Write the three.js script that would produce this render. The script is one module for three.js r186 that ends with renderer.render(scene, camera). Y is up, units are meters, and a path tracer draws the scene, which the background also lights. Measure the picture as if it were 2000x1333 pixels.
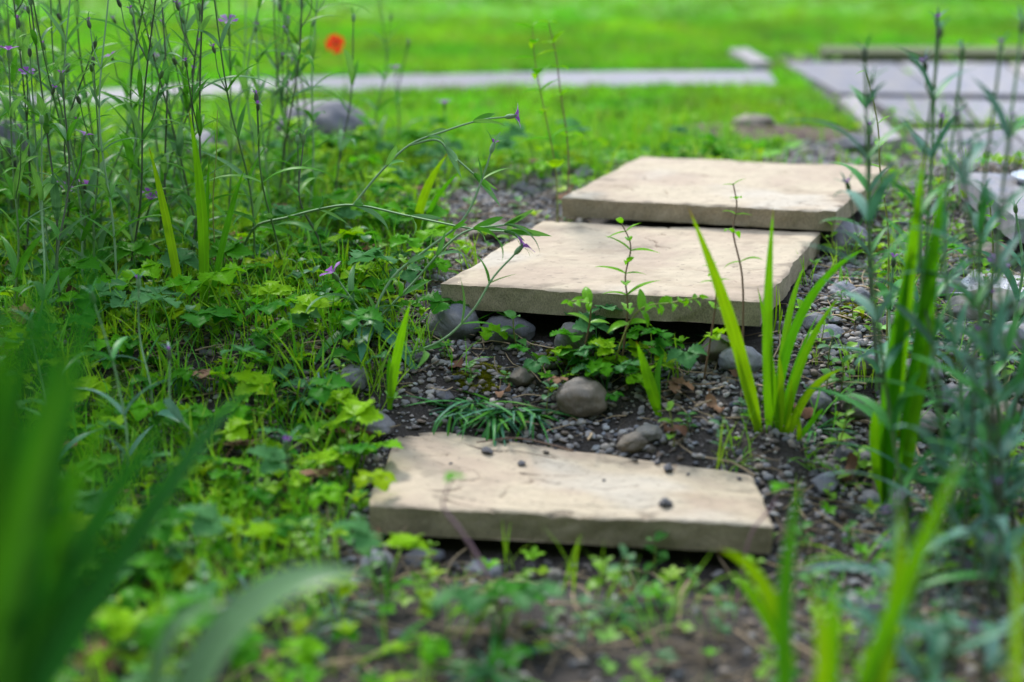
import * as THREE from 'three';
import { mergeGeometries, mergeVertices, toCreasedNormals } from 'three/addons/utils/BufferGeometryUtils.js';
import { ImprovedNoise } from 'three/addons/math/ImprovedNoise.js';

// ---------------------------------------------------------------- camera, sky, sun, exposure
const scene = new THREE.Scene();
const camera = new THREE.PerspectiveCamera(24.62, 1024 / 682, 0.05, 200);
camera.position.set(0, 0.995, 0);
camera.rotation.set(-0.311, 0, 0);
camera.focus = 2.83;
camera.userData.fStop = 1.3;
const renderer = new THREE.WebGLRenderer({ antialias: true });
renderer.setSize(1024, 682);
renderer.toneMapping = THREE.LinearToneMapping;
renderer.toneMappingExposure = 3.45;
renderer.shadowMap.enabled = true;
{ // overcast sky, brightest overhead
  const w = 128, h = 64, data = new Float32Array(w * h * 4);
  for (let j = 0; j < h; j++) for (let i = 0; i < w; i++) {
    const el = ((j + 0.5) / h - 0.5) * Math.PI, l = 0.62 * (1 + 2 * Math.max(0, Math.sin(el))) / 3;
    data.set([l * 0.84, l * 0.98, l * 1.25, 1], (j * w + i) * 4);
  }
  const sky = new THREE.DataTexture(data, w, h, THREE.RGBAFormat, THREE.FloatType);
  sky.mapping = THREE.EquirectangularReflectionMapping; sky.magFilter = THREE.LinearFilter; sky.needsUpdate = true;
  scene.background = sky; scene.environment = sky;
}
const sun = new THREE.DirectionalLight(0xfffaf2, 1.5);
sun.position.set(-1.8, 4.6, -8.0); sun.target.position.set(0, 0, -2.8);
sun.castShadow = true; sun.shadow.radius = 22; sun.shadow.mapSize.set(2048, 2048);
Object.assign(sun.shadow.camera, { left: -6, right: 6, top: 6, bottom: -6, near: 0.5, far: 24 });
scene.add(sun, sun.target);

// ---------------------------------------------------------------- helpers
const LAY = {"cobbles":[[-0.108,-2.656,0.102,0.06,0.8,0,0.2,"large smooth grey cobble propping up the corner of the middle slab"],[-0.007,-2.656,0.095,0.051,0.8,1,-0.1,"dark grey cobble tucked under the middle slab edge beside a larger one"],[0.11,-2.605,0.072,0.054,0.9,2,0.5,"tilted olive grey cobble on the soil below the leafy weed"],[0.117,-2.451,0.089,0.062,0.9,3,0,"egg shaped brown and grey cobble behind the lowest slab"],[-0.27,-2.518,0.051,0.042,1,4,0.3,"pale blue grey cobble half hidden among strawberry leaves"],[0.686,-3.1,0.103,0.065,1,0,0.6,"domed purple grey cobble against the corner of the topmost slab"],[0.354,-2.553,0.073,0.05,0.9,3,-0.4,"angular brown stone in the soil beside the bright grass clump"],[0.39,-2.523,0.075,0.046,0.9,4,0.3,"light grey cobble behind the base of the bright grass clump"],[0.223,-2.373,0.047,0.025,1,2,0.1,"flat dark pebble at the gravelly back corner of the lowest slab"],[0.579,-2.453,0.053,0.038,1,2,0.2,"round olive pebble in the gravel beside the tall blades"],[0.515,-2.451,0.043,0.031,1,0,0.8,"grey pebble just behind the bright grass clump in gravel"],[0.535,-2.331,0.036,0.031,1,1,0.1,"grey pebble standing in short grass near the lowest slab"],[0.57,-2.331,0.035,0.03,1,0,0.6,"lilac grey pebble beside another pebble in short grass"],[-0.238,-2.419,0.089,0.034,0.8,0,-0.3,"flat grey stone beside the rear corner of the lowest slab"],[-0.479,-3.008,0.071,0.041,1,4,0.2,"pale stone showing between tall stems in the leafy bed"],[-0.048,-3.199,0.097,0.039,1,3,0.2,"brownish stone at the rear corner of the middle slab"],[0.874,-2.73,0.159,0.049,0.6,2,0.15,"long pale cobble lying under the patterned plate"],[0.817,-2.82,0.087,0.038,0.8,0,0.3,"grey cobble at the edge of the patterned plate"],[0.957,-2.986,0.091,0.047,0.9,3,-0.2,"rounded brown grey cobble behind the patterned plate"],[0.694,-2.53,0.132,0.039,0.7,1,0.1,"flat grey slate piece in the gravel behind tall blades"],[0.763,-2.486,0.104,0.043,0.7,0,-0.2,"blocky grey stone in the gravel near the patterned plate"],[0.885,-2.608,0.099,0.045,0.8,4,0.3,"pale grey flat stone on the gravel below the long cobble"],[0.682,-2.431,0.068,0.039,0.9,2,0.9,"rounded grey stone among bluish leaves in the gravel"],[-0.194,-2.027,0.051,0.038,0.9,4,0.3,"pale lilac pebble on dark soil below the lowest slab"],[-0.132,-2.102,0.064,0.023,0.7,0,0.1,"flat grey pebble under the front edge of the lowest slab"],[-0.041,-2.059,0.059,0.022,0.7,4,-0.3,"flat bluish pebble on dark soil behind the pink stalk"],[0.062,-2.033,0.026,0.026,1,2,0.3,"small pale pebble standing on dark soil below the lowest slab"],[0.533,-1.777,0.052,0.046,0.9,4,0.4,"blue grey pebble among bluish leaves and blades"],[0.213,-2.571,0.044,0.027,0.9,4,0.2,"small oval grey pebble among clover leaves"],[0.821,-2.441,0.077,0.051,0.9,3,0.6,"brown grey rounded stone in gravel"],[0.562,-2.634,0.054,0.031,1,4,0.2,"small pale blue angular stone in the gravel"],[0.611,-2.556,0.044,0.035,1,0,0.2,"small grey stone in the gravel by the tall blades"]],"rocks":[[-0.49,-3.943,0.248,0.131,0.8,1,0.1,"large blurred purple grey boulder at the lawn edge behind tall stems"],[-1.161,-3.494,0.14,0.175,0.9,1,0.4,"dark grey boulder behind the dense stand of tall stems"],[-0.395,-3.975,0.132,0.079,0.8,1,0.6,"small dark rock beside the large purple grey boulder"],[-0.745,-3.801,0.177,0.088,0.8,0,0.6,"low pale rock behind the feathery stems in the leafy bed"],[0.665,-4.248,0.126,0.048,0.8,3,0.2,"brown mound of a stone sunk in the lawn behind the topmost slab"],[0.908,-3.975,0.145,0.045,0.6,0,0.2,"flat pinkish stone at the corner of lawn and paving"]],"cockles":[[-0.908,-2.702,-0.905,0.621,-2.831,"open","L"],[-0.846,-2.748,-0.878,0.708,-2.903,"open","L"],[-0.88,-2.907,-0.947,0.653,-3.041,"bud","L"],[-0.801,-2.794,-0.815,0.765,-2.966,"bud","L"],[-0.825,-2.907,-0.889,0.775,-3.08,"bud","L"],[-0.768,-2.794,-0.775,0.598,-2.912,"bud","L"],[-0.817,-3.034,-0.76,0.613,-3.152,"bud","L"],[-0.722,-2.907,-0.736,0.756,-3.074,"bud","L"],[-0.652,-2.907,-0.678,0.775,-3.08,"open","L"],[-0.642,-3.034,-0.628,0.786,-3.208,"bud","L"],[-0.587,-3.1,-0.578,0.762,-3.265,"bud","L"],[-0.566,-3.166,-0.509,0.737,-3.322,"bud","L"],[-0.56,-3.377,-0.482,0.743,-3.53,"bud","L"],[-0.431,-3.199,-0.402,0.745,-3.356,"bud","L"],[-0.366,-2.907,-0.401,0.44,-2.973,"bud","L"],[-0.843,-3.304,-0.805,0.616,-3.418,"open","L"],[-0.781,-3.377,-0.782,0.526,-3.461,"open","L"],[-0.975,-3.341,-0.967,0.512,-3.42,"bud","L"],[-1.065,-3.341,-1.031,0.724,-3.488,"bud","L"],[-0.65,-3.341,-0.579,0.703,-3.482,"bud","L"],[-0.179,-3.856,-0.168,0.356,-3.878,"open","L"],[-0.297,-3.801,-0.257,0.508,-3.873,"bud","L"],[-0.32,-3.771,-0.324,0.633,-3.883,"bud","L"],[-0.955,-3.034,-0.9,0.319,-3.058,"open","L"],[-0.836,-2.969,-0.838,0.337,-3.001,"open","L"],[-0.72,-2.969,-0.709,0.315,-2.994,"open","L"],[-1.018,-2.907,-1.002,0.663,-3.044,"bud","L"],[-0.997,-2.748,-0.971,0.581,-2.863,"open","L"],[-0.726,-3.166,-0.684,0.717,-3.316,"bud","L"],[-0.724,-2.748,-0.736,0.732,-2.911,"bud","L"],[-0.996,-3.034,-1.012,0.747,-3.195,"bud","L"],[-0.494,-3.304,-0.516,0.716,-3.45,"bud","L"],[-0.795,-2.66,-0.798,0.584,-2.78,"bud","L"],[-0.842,-2.596,-0.818,0.525,-2.702,"bud","L"],[-0.493,-3.341,-0.446,0.724,-3.488,"bud","L"],[-0.388,-3.304,-0.342,0.622,-3.42,"bud","L"],[-0.485,-3.453,-0.522,0.628,-3.567,"bud","L"],[-0.506,-3.199,-0.536,0.612,-3.314,"bud","L"],[-0.61,-2.262,-0.649,0.309,-2.334,"bud","F"],[-0.506,-2.307,-0.542,0.213,-2.345,"bud","F"],[-0.698,-2.232,-0.74,0.279,-2.295,"bud","F"],[-0.367,-2.138,-0.334,0.131,-2.157,"bud","F"],[-0.603,-2.463,-0.624,0.283,-2.513,"bud","F"],[0.582,-2.044,0.504,0.696,-2.246,"bud","R"],[0.604,-2.016,0.603,0.73,-2.23,"bud","R"],[0.63,-2.059,0.646,0.697,-2.261,"bud","R"],[0.643,-1.972,0.676,0.715,-2.181,"bud","R"],[0.664,-1.972,0.705,0.742,-2.19,"bud","R"],[0.601,-1.898,0.598,0.633,-2.081,"bud","R"],[0.637,-1.83,0.648,0.638,-2.015,"bud","R"],[0.706,-2.262,0.637,0.438,-2.375,"bud","R"],[0.762,-2.232,0.728,0.474,-2.358,"bud","R"],[0.729,-2.044,0.759,0.602,-2.216,"bud","R"],[0.6,-2.186,0.643,0.726,-2.395,"bud","R"],[0.61,-2.262,0.557,0.559,-2.414,"bud","R"]],"sprawlA":{"base":[-0.249,-2.596],"stems":[[[-0.255,0.118,-2.659],[-0.253,0.167,-2.654],[-0.214,0.25,-2.68],[-0.155,0.297,-2.696],[-0.086,0.351,-2.713],[-0.05,0.427,-2.738],[-0.038,0.462,-2.749]],[[-0.253,0.167,-2.654],[-0.18,0.245,-2.647],[-0.085,0.342,-2.647],[-0.013,0.355,-2.651]],[[-0.255,0.118,-2.659],[-0.178,0.143,-2.583],[-0.115,0.174,-2.572],[-0.066,0.221,-2.587],[-0.031,0.275,-2.605],[0.004,0.311,-2.616]],[[-0.253,0.159,-2.651],[-0.28,0.216,-2.649],[-0.304,0.253,-2.65]]],"ends":["bud","none","open","open"]},"sprawlB":{"base":[-0.555,-3.1],"stems":[[[-0.538,0.207,-3.003],[-0.491,0.287,-2.924],[-0.425,0.314,-2.88],[-0.364,0.333,-2.865],[-0.294,0.348,-2.838],[-0.187,0.337,-2.793],[-0.065,0.324,-2.746],[-0.014,0.325,-2.726]],[[-0.294,0.348,-2.838],[-0.247,0.403,-2.856],[-0.19,0.454,-2.872],[-0.123,0.479,-2.88],[-0.057,0.498,-2.887],[-0.014,0.503,-2.888]],[[-0.19,0.454,-2.872],[-0.138,0.462,-2.875],[-0.114,0.439,-2.867],[-0.071,0.407,-2.836]]],"ends":["none","open","none"]},"clumps":{"iris":[[[0.41,0.038,-2.379],[0.351,0.249,-2.364],[0.271,0.456,-2.348],0.0276],[[0.423,0.034,-2.378],[0.405,0.254,-2.376],[0.405,0.452,-2.367],0.0277],[[0.425,0.042,-2.381],[0.464,0.258,-2.419],[0.57,0.373,-2.426],0.0248],[[0.444,0.038,-2.379],[0.467,0.176,-2.404],[0.53,0.296,-2.422],0.0175],[[0.448,0.042,-2.381],[0.476,0.136,-2.38],[0.53,0.188,-2.367],0.0166],[[0.414,0.042,-2.381],[0.398,0.107,-2.423],[0.373,0.163,-2.463],0.0169],[[0.429,0.038,-2.379],[0.453,0.216,-2.469],[0.493,0.317,-2.534],0.0169],[[0.435,0.038,-2.379],[0.436,0.14,-2.381],[0.426,0.212,-2.374],0.0149],[[0.471,0.022,-2.374],[0.463,0.08,-2.352],[0.453,0.141,-2.33],0.0107],[[0.419,0.036,-2.379],[0.377,0.147,-2.384],[0.348,0.251,-2.387],0.0141],[[0.431,0.036,-2.379],[0.46,0.147,-2.436],[0.511,0.245,-2.49],0.0127],[[0.44,0.036,-2.379],[0.424,0.147,-2.384],[0.409,0.251,-2.387],0.0141],[[0.452,0.036,-2.379],[0.49,0.097,-2.378],[0.503,0.119,-2.365],0.0108],[[0.414,0.038,-2.379],[0.42,0.182,-2.437],[0.405,0.291,-2.484],0.0126],[[0.434,0.037,-2.379],[0.447,0.1,-2.369],[0.446,0.173,-2.362],0.0108]],"reed":[[[0.57,0.022,-2.208],[0.567,0.318,-2.172],[0.567,0.583,-2.126],0.0372],[[0.591,0.026,-2.21],[0.589,0.311,-2.144],[0.581,0.573,-2.07],0.0324],[[0.577,0.022,-2.208],[0.559,0.238,-2.173],[0.565,0.45,-2.136],0.0331],[[0.601,0.03,-2.211],[0.595,0.195,-2.159],[0.598,0.367,-2.109],0.0226],[[0.572,0.022,-2.208],[0.552,0.118,-2.213],[0.55,0.193,-2.211],0.0202]],"mid":[[[-0.595,0.146,-2.721],[-0.62,0.321,-2.751],[-0.651,0.471,-2.773],0.025],[[-0.564,0.133,-2.717],[-0.559,0.339,-2.756],[-0.579,0.532,-2.792],0.024],[[-0.562,0.135,-2.728],[-0.524,0.313,-2.785],[-0.489,0.42,-2.819],0.015],[[-0.564,0.135,-2.728],[-0.56,0.271,-2.761],[-0.55,0.45,-2.808],0.0168],[[-0.58,0.135,-2.728],[-0.537,0.196,-2.716],[-0.504,0.196,-2.684],0.0148]],"slim":[[[-0.191,0.224,-3.061],[-0.176,0.313,-3.063],[-0.127,0.402,-3.066],0.0225],[[-0.184,0.224,-3.061],[-0.153,0.308,-3.062],[-0.096,0.371,-3.056],0.0123]],"slimb":[[[-0.206,0.084,-2.459],[-0.19,0.185,-2.455],[-0.165,0.277,-2.448],0.0203],[[-0.202,0.084,-2.459],[-0.205,0.137,-2.466],[-0.203,0.18,-2.469],0.012]],"slimc":[[[0.245,0.079,-2.437],[0.226,0.144,-2.431],[0.203,0.214,-2.428],0.0236],[[0.247,0.079,-2.437],[0.243,0.148,-2.459],[0.255,0.18,-2.469],0.0136]],"near":[[[-0.468,0.231,-1.173],[-0.396,0.462,-1.194],[-0.372,0.654,-1.203],0.0298],[[-0.451,0.24,-1.175],[-0.379,0.503,-1.207],[-0.329,0.701,-1.218],0.0255],[[-0.494,0.184,-1.262],[-0.376,0.399,-1.279],[-0.296,0.526,-1.267],0.0275],[[-0.507,0.128,-1.349],[-0.378,0.324,-1.491],[-0.284,0.432,-1.605],0.0298],[[-0.409,0.28,-1.104],[-0.373,0.416,-1.174],[-0.294,0.528,-1.237],0.0242],[[-0.419,0.247,-1.156],[-0.373,0.41,-1.172],[-0.292,0.539,-1.177],0.0233],[[-0.5,0.157,-1.296],[-0.469,0.357,-1.371],[-0.434,0.527,-1.436],0.0201],[[-0.614,0.112,-1.365],[-0.591,0.322,-1.454],[-0.565,0.504,-1.533],0.0281],[[-0.442,0.252,-1.148],[-0.379,0.398,-1.2],[-0.29,0.515,-1.243],0.0247],[[-0.421,0.275,-1.113],[-0.354,0.402,-1.154],[-0.259,0.502,-1.186],0.0184],[[-0.533,0.23,-1.183],[-0.484,0.456,-1.208],[-0.432,0.641,-1.22],0.0207],[[-0.587,0.117,-1.356],[-0.547,0.376,-1.382],[-0.508,0.586,-1.392],0.0192],[[-0.622,0.117,-1.356],[-0.601,0.331,-1.42],[-0.554,0.511,-1.472],0.0214],[[-0.474,0.303,-1.07],[-0.446,0.505,-1.113],[-0.407,0.674,-1.147],0.0202],[[-0.535,0.174,-1.27],[-0.484,0.367,-1.295],[-0.4,0.522,-1.308],0.0177],[[-0.593,0.106,-1.374],[-0.561,0.311,-1.445],[-0.519,0.482,-1.505],0.0192],[[-0.468,0.292,-1.087],[-0.417,0.416,-1.116],[-0.322,0.511,-1.136],0.0235],[[-0.536,0.157,-1.296],[-0.511,0.365,-1.347],[-0.456,0.538,-1.387],0.0275],[[-0.597,0.123,-1.348],[-0.514,0.294,-1.392],[-0.398,0.429,-1.425],0.0237],[[-0.402,0.314,-1.052],[-0.374,0.474,-1.098],[-0.336,0.606,-1.135],0.0217],[[-0.428,0.258,-1.139],[-0.409,0.456,-1.203],[-0.376,0.625,-1.257],0.0163],[[-0.475,0.235,-1.174],[-0.448,0.465,-1.206],[-0.398,0.655,-1.225],0.0227],[[-0.474,0.151,-1.304],[-0.423,0.366,-1.337],[-0.352,0.539,-1.356],0.0235],[[-0.517,0.235,-1.174],[-0.446,0.36,-1.209],[-0.334,0.454,-1.234],0.0233],[[-0.428,0.309,-1.061],[-0.413,0.483,-1.122],[-0.372,0.632,-1.175],0.0164],[[-0.446,0.32,-1.043],[-0.385,0.422,-1.066],[-0.278,0.497,-1.079],0.0144],[[-0.49,0.241,-1.165],[-0.458,0.441,-1.198],[-0.416,0.612,-1.221],0.0287],[[-0.503,0.213,-1.209],[-0.45,0.414,-1.242],[-0.377,0.585,-1.265],0.0303],[[-0.507,0.213,-1.209],[-0.471,0.44,-1.25],[-0.424,0.636,-1.282],0.0231],[[-0.408,0.337,-1.017],[-0.364,0.512,-1.042],[-0.305,0.661,-1.059],0.0287],[[-0.461,0.275,-1.113],[-0.414,0.504,-1.155],[-0.35,0.704,-1.188],0.0307]],"arch":[[[-0.34,0.137,-1.352],[-0.259,0.268,-1.394],[-0.14,0.299,-1.404],0.0634],[[-0.367,0.11,-1.396],[-0.351,0.214,-1.43],[-0.293,0.249,-1.441],0.0314]],"bright":[[[0.315,0.032,-1.529],[0.306,0.174,-1.574],[0.325,0.316,-1.62],0.0241],[[0.311,0.077,-1.438],[0.322,0.182,-1.446],[0.304,0.272,-1.448],0.0213],[[0.346,0.077,-1.438],[0.404,0.248,-1.467],[0.464,0.399,-1.489],0.0229],[[0.339,0.049,-1.482],[0.343,0.162,-1.492],[0.336,0.252,-1.494],0.0203],[[0.378,0.077,-1.438],[0.408,0.204,-1.505],[0.424,0.306,-1.564],0.0219],[[0.339,0.038,-1.688],[0.305,0.133,-1.719],[0.252,0.172,-1.731],0.0211],[[0.339,0.038,-1.688],[0.299,0.112,-1.712],[0.264,0.145,-1.723],0.0211],[[0.367,0.077,-1.438],[0.378,0.177,-1.444],[0.414,0.264,-1.446],0.0197],[[0.518,0.105,-1.394],[0.5,0.239,-1.385],[0.489,0.366,-1.373],0.0213]]},"weeds":[[[[0.186,0.179,-2.553],[0.197,0.236,-2.55],[0.193,0.286,-2.566],[0.202,0.336,-2.582],[0.185,0.375,-2.595]],9,0.04,0.013,"fresh green weed with paired pointed leaves growing up before the middle slab"],[[[0.167,0.184,-2.555],[0.214,0.243,-2.51],[0.272,0.261,-2.495],[0.315,0.269,-2.498]],9,0.032,0.011,"trailing green weed creeping along the front of the middle slab"],[[[0.39,0.215,-2.501],[0.383,0.302,-2.508],[0.368,0.375,-2.532],[0.374,0.415,-2.545],[0.368,0.449,-2.556]],5,0.03,0.009,"thin reddish weed with few leaves rising before the middle slab"],[[[0.097,0.187,-3.207],[0.092,0.331,-3.253],[0.065,0.465,-3.296],[0.049,0.547,-3.322],[0.043,0.619,-3.345]],8,0.05,0.022,"tall pale yellow green weed beside the topmost slab"],[[[0.113,0.187,-3.207],[0.121,0.352,-3.312],[0.104,0.478,-3.353],[0.093,0.561,-3.379],[0.077,0.624,-3.4]],5,0.04,0.014,"slender weed with tiny pale bud behind the yellow green one"],[[[0.662,0.176,-2.625],[0.65,0.351,-2.629],[0.629,0.458,-2.632],[0.62,0.536,-2.636],[0.592,0.631,-2.635]],7,0.024,0.012,"wiry vine with small round leaves climbing among bluish stems"],[[[0.326,0.231,-2.507],[0.34,0.286,-2.503],[0.332,0.318,-2.513]],4,0.026,0.01,"low green weed tucked against the middle slab edge"],[[[0.851,0.245,-2.647],[0.837,0.329,-2.643],[0.826,0.393,-2.643]],5,0.026,0.011,"small leafy weed by the patterned plate"],[[[0.114,0.189,-2.556],[0.13,0.25,-2.534],[0.094,0.256,-2.514]],5,0.028,0.012,"pale green weed bending against the middle slab face"]],"poppy":[-0.497,0.446,-4.445],"stalk":[[[-0.01,0.011,-1.879],[-0.037,0.075,-1.879],[-0.071,0.131,-1.886],[-0.091,0.157,-1.894],[-0.086,0.18,-1.891],[-0.078,0.199,-1.898]],[[0.31,0.053,-1.956],[0.329,0.091,-1.957],[0.355,0.136,-1.951],[0.361,0.159,-1.958]]],"dry":[[0.28,-2.373,0.055],[-0.028,-2.505,0.035],[0.369,-2.496,0.05],[0.503,-2.431,0.06],[-0.224,-2.083,0.05],[-0.824,-2.702,0.07],[0.166,-1.949,0.04],[-0.334,-3.199,0.05],[0.515,-2.269,0.05],[-0.106,-2.556,0.04],[0.099,-3.472,0.05],[-0.343,-2.186,0.05],[-0.482,-1.986,0.05],[0.346,-2.404,0.045]],"twigs":[[[-0.281,0.099,-2.716],[-0.158,0.125,-2.703],[-0.037,0.131,-2.684],[0.068,0.108,-2.645]],[[0.247,0.091,-2.651],[0.367,0.118,-2.659],[0.489,0.133,-2.685]],[[0.099,0.052,-2.355],[0.008,0.065,-2.39],[-0.058,0.061,-2.378]],[[-0.335,0.239,-3.223],[-0.272,0.202,-3.106],[-0.213,0.178,-2.994]],[[-0.367,0.109,-2.656],[-0.289,0.138,-2.718],[-0.266,0.168,-2.78]]],"slabstones":[[-0.04,-2.347,0.016],[0.016,-2.299,0.012],[0.055,-2.347,0.01],[0.071,-2.365,0.007],[0.228,-2.139,0.016],[-0.097,-2.301,0.006],[0.196,-2.312,0.008],[0.231,-2.301,0.008],[0.245,-2.274,0.015],[0.275,-2.259,0.007],[-0.013,-2.396,0.014],[0.108,-2.371,0.006],[0.352,-2.239,0.008],[0.142,-2.233,0.006],[0.224,-2.356,0.018],[0.292,-2.301,0.012],[0.186,-2.345,0.01]],"pav":{"edge":[[0.24,[[0.085,-5.021],[0.86,-5.065],[0.876,-5.382],[0.101,-5.357]]],[0.237,[[-0.77,-4.903],[0.075,-5.019],[0.091,-5.366],[-0.777,-5.234]]],[0.236,[[-1.426,-4.625],[-0.777,-4.888],[-0.786,-5.217],[-1.432,-4.919]]],[0.236,[[-2.038,-4.362],[-1.43,-4.606],[-1.436,-4.899],[-2.037,-4.671]]]],"terrace":[[0.25,[[1.011,-4.829],[1.306,-4.808],[1.342,-5.501],[0.95,-5.514]]],[0.247,[[1.322,-4.828],[1.636,-4.807],[1.72,-5.51],[1.36,-5.523]]],[0.25,[[1.64,-4.788],[2.198,-4.728],[2.34,-5.449],[1.728,-5.488]]],[0.24,[[1.1,-4.372],[1.297,-4.355],[1.354,-4.782],[1.101,-4.792]]],[0.236,[[1.32,-4.37],[1.521,-4.362],[1.59,-4.758],[1.377,-4.787]]],[0.24,[[1.525,-4.339],[2.041,-4.306],[2.148,-4.752],[1.6,-4.752]]],[0.27,[[1.023,-3.541],[1.243,-3.53],[1.3,-4.089],[1.047,-4.073]]],[0.268,[[1.256,-3.539],[1.545,-3.493],[1.594,-4.1],[1.314,-4.1]]]],"plinth":[0.3,[[0.971,-2.94],[1.248,-2.857],[1.271,-3.323],[0.977,-3.389]]],"kerb":[[0.262,[[0.945,-3.949],[1.006,-3.999],[1.038,-4.691],[0.975,-4.652]]],[0.262,[[0.827,-5.412],[0.898,-5.438],[0.869,-5.798],[0.793,-5.769]]]],"timber":[0.265,[[1.126,-5.688],[2.376,-5.631],[2.434,-5.819],[1.135,-5.834]]]},"dish":[1.093,0.269,-3.39],"plate":[0.19,[[0.81,-2.799],[1.013,-2.778],[1.043,-2.958],[0.91,-2.97]]],"feather":[[-0.555,0.348,-2.838],[-0.545,0.443,-2.848],[-0.543,0.519,-2.872]]};
let seed = 7;
const rnd = () => { seed |= 0; seed = seed + 0x6D2B79F5 | 0; let t = Math.imul(seed ^ seed >>> 15, 1 | seed); t = t + Math.imul(t ^ t >>> 7, 61 | t) ^ t; return ((t ^ t >>> 14) >>> 0) / 4294967296; };
const R = (a, b) => a + (b - a) * rnd();
const pick = (a) => a[Math.floor(rnd() * a.length)];
const N = new ImprovedNoise();
const fbm = (x, y, z, o = 4) => { let s = 0, a = 1; for (let i = 0; i < o; i++) { s += a * N.noise(x, y, z); x *= 2.03; y *= 2.03; z *= 2.03; a *= 0.5; } return s; };
const clamp = (x, a = 0, b = 1) => Math.min(b, Math.max(a, x));
const sm = (a, b, x) => { const t = clamp((x - a) / (b - a)); return t * t * (3 - 2 * t); };
const V = (x, y, z) => new THREE.Vector3(x, y, z);
const taken = {};
const numbered = (n) => { const k = taken[n] = (taken[n] ?? -1) + 1; return k ? `${n}_${String(k).padStart(3, '0')}` : n; };
function top(o, name, label, category, group, kind) {
  o.name = numbered(name); o.userData = { label, category };
  if (group) o.userData.group = group;
  if (kind) o.userData.kind = kind;
  scene.add(o); return o;
}
function part(name, g, m, parent) {
  const o = new THREE.Mesh(g, m); o.name = name; o.castShadow = o.receiveShadow = true; parent.add(o); return o;
}
const solid = (g, m) => { const o = new THREE.Mesh(g, m); o.castShadow = o.receiveShadow = true; return o; };
const KD = [1.0, 2.0, 2.2, 2.42, 2.5, 2.62, 2.8, 3.1, 3.5, 4.0, 200], KH = [-0.02, 0, 0.012, 0.045, 0.082, 0.142, 0.165, 0.182, 0.212, 0.225, 0.225];
const bumpAt = (x, z, cx, cz, r, h) => { const d = ((x - cx) ** 2 + (z - cz) ** 2) / (r * r); return d < 6 ? h * Math.exp(-d * 1.5) : 0; };
function ground(x, z) {
  const d = -z; let i = 0; while (i < KD.length - 2 && d > KD[i + 1]) i++;
  let y = KH[i] + (KH[i + 1] - KH[i]) * clamp((d - KD[i]) / (KD[i + 1] - KD[i]), 0, 1);
  const near = 1 - sm(3.6, 4.4, d);
  y += near * (0.012 * fbm(x * 2.2, z * 2.2, 3.1, 2) + 0.007 * fbm(x * 11, z * 11, 1.7, 3));
  y += bumpAt(x, z, 0.1, -2.46, 0.1, 0.01) + bumpAt(x, z, 0.27, -2.98, 0.2, 0.022) + bumpAt(x, z, 0.5, -3.38, 0.22, 0.045) + bumpAt(x, z, 0.38, -2.43, 0.18, 0.045);
  y -= 0.035 * sm(-0.24, -0.14, x) * (1 - sm(0.3, 0.42, x)) * sm(1.9, 2.06, d) * (1 - sm(2.1, 2.3, d));   // the lowest slab sits in a hollow
  y -= 0.012 * sm(-0.1, 0, x) * (1 - sm(0.3, 0.5, x)) * sm(2.6, 2.66, d) * (1 - sm(2.7, 2.85, d));
  y += 0.075 * sm(0.9, 1.06, x) * sm(2.85, 3.1, d) * (1 - sm(3.5, 3.9, d));
  return y;
}
const inQuad = (q, x, z, grow = 0) => {
  let s = 0; const cx = (q[0][0] + q[1][0] + q[2][0] + q[3][0]) / 4, cz = (q[0][1] + q[1][1] + q[2][1] + q[3][1]) / 4;
  for (let i = 0; i < 4; i++) {
    const a = q[i], b = q[(i + 1) % 4], ex = b[0] - a[0], ez = b[1] - a[1], l = Math.hypot(ex, ez);
    const side = Math.sign(ex * (cz - a[1]) - ez * (cx - a[0])), t = side * (ex * (z - a[1]) - ez * (x - a[0])) / l;
    if (t > -grow) s++;
  }
  return s === 4;
};

// ---------------------------------------------------------------- textures (matter only)
function tex(w, h, fn, srgb = true, rep) {
  const d = new Uint8Array(w * h * 4);
  for (let j = 0; j < h; j++) for (let i = 0; i < w; i++) {
    const c = fn(i / w, j / h, i, j), k = (j * w + i) * 4;
    for (let n = 0; n < 3; n++) { let v = clamp(c[n]); if (srgb) v = v <= 0.0031308 ? v * 12.92 : 1.055 * v ** (1 / 2.4) - 0.055; d[k + n] = v * 255; }
    d[k + 3] = 255;
  }
  const t = new THREE.DataTexture(d, w, h, THREE.RGBAFormat); t.magFilter = THREE.LinearFilter; t.minFilter = THREE.LinearFilter;
  t.wrapS = t.wrapT = THREE.RepeatWrapping; if (srgb) t.colorSpace = THREE.SRGBColorSpace; t.needsUpdate = true;
  if (rep) t.repeat.set(rep, rep);
  return t;
}
// noise that tiles over the unit square: four corners blended
const tile = (u, v, f, z, o) => {
  const n = (a, b) => fbm(a * f, b * f, z, o), su = sm(0, 1, u), sv = sm(0, 1, v);
  return (n(u, v) * (1 - su) + n(u - 1, v) * su) * (1 - sv) + (n(u, v - 1) * (1 - su) + n(u - 1, v - 1) * su) * sv;
};
const grit = []; for (let i = 0; i < 512 * 512; i++) grit.push(rnd());
const mixc = (a, b, t) => a.map((v, i) => v + (b[i] - v) * t);

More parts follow.
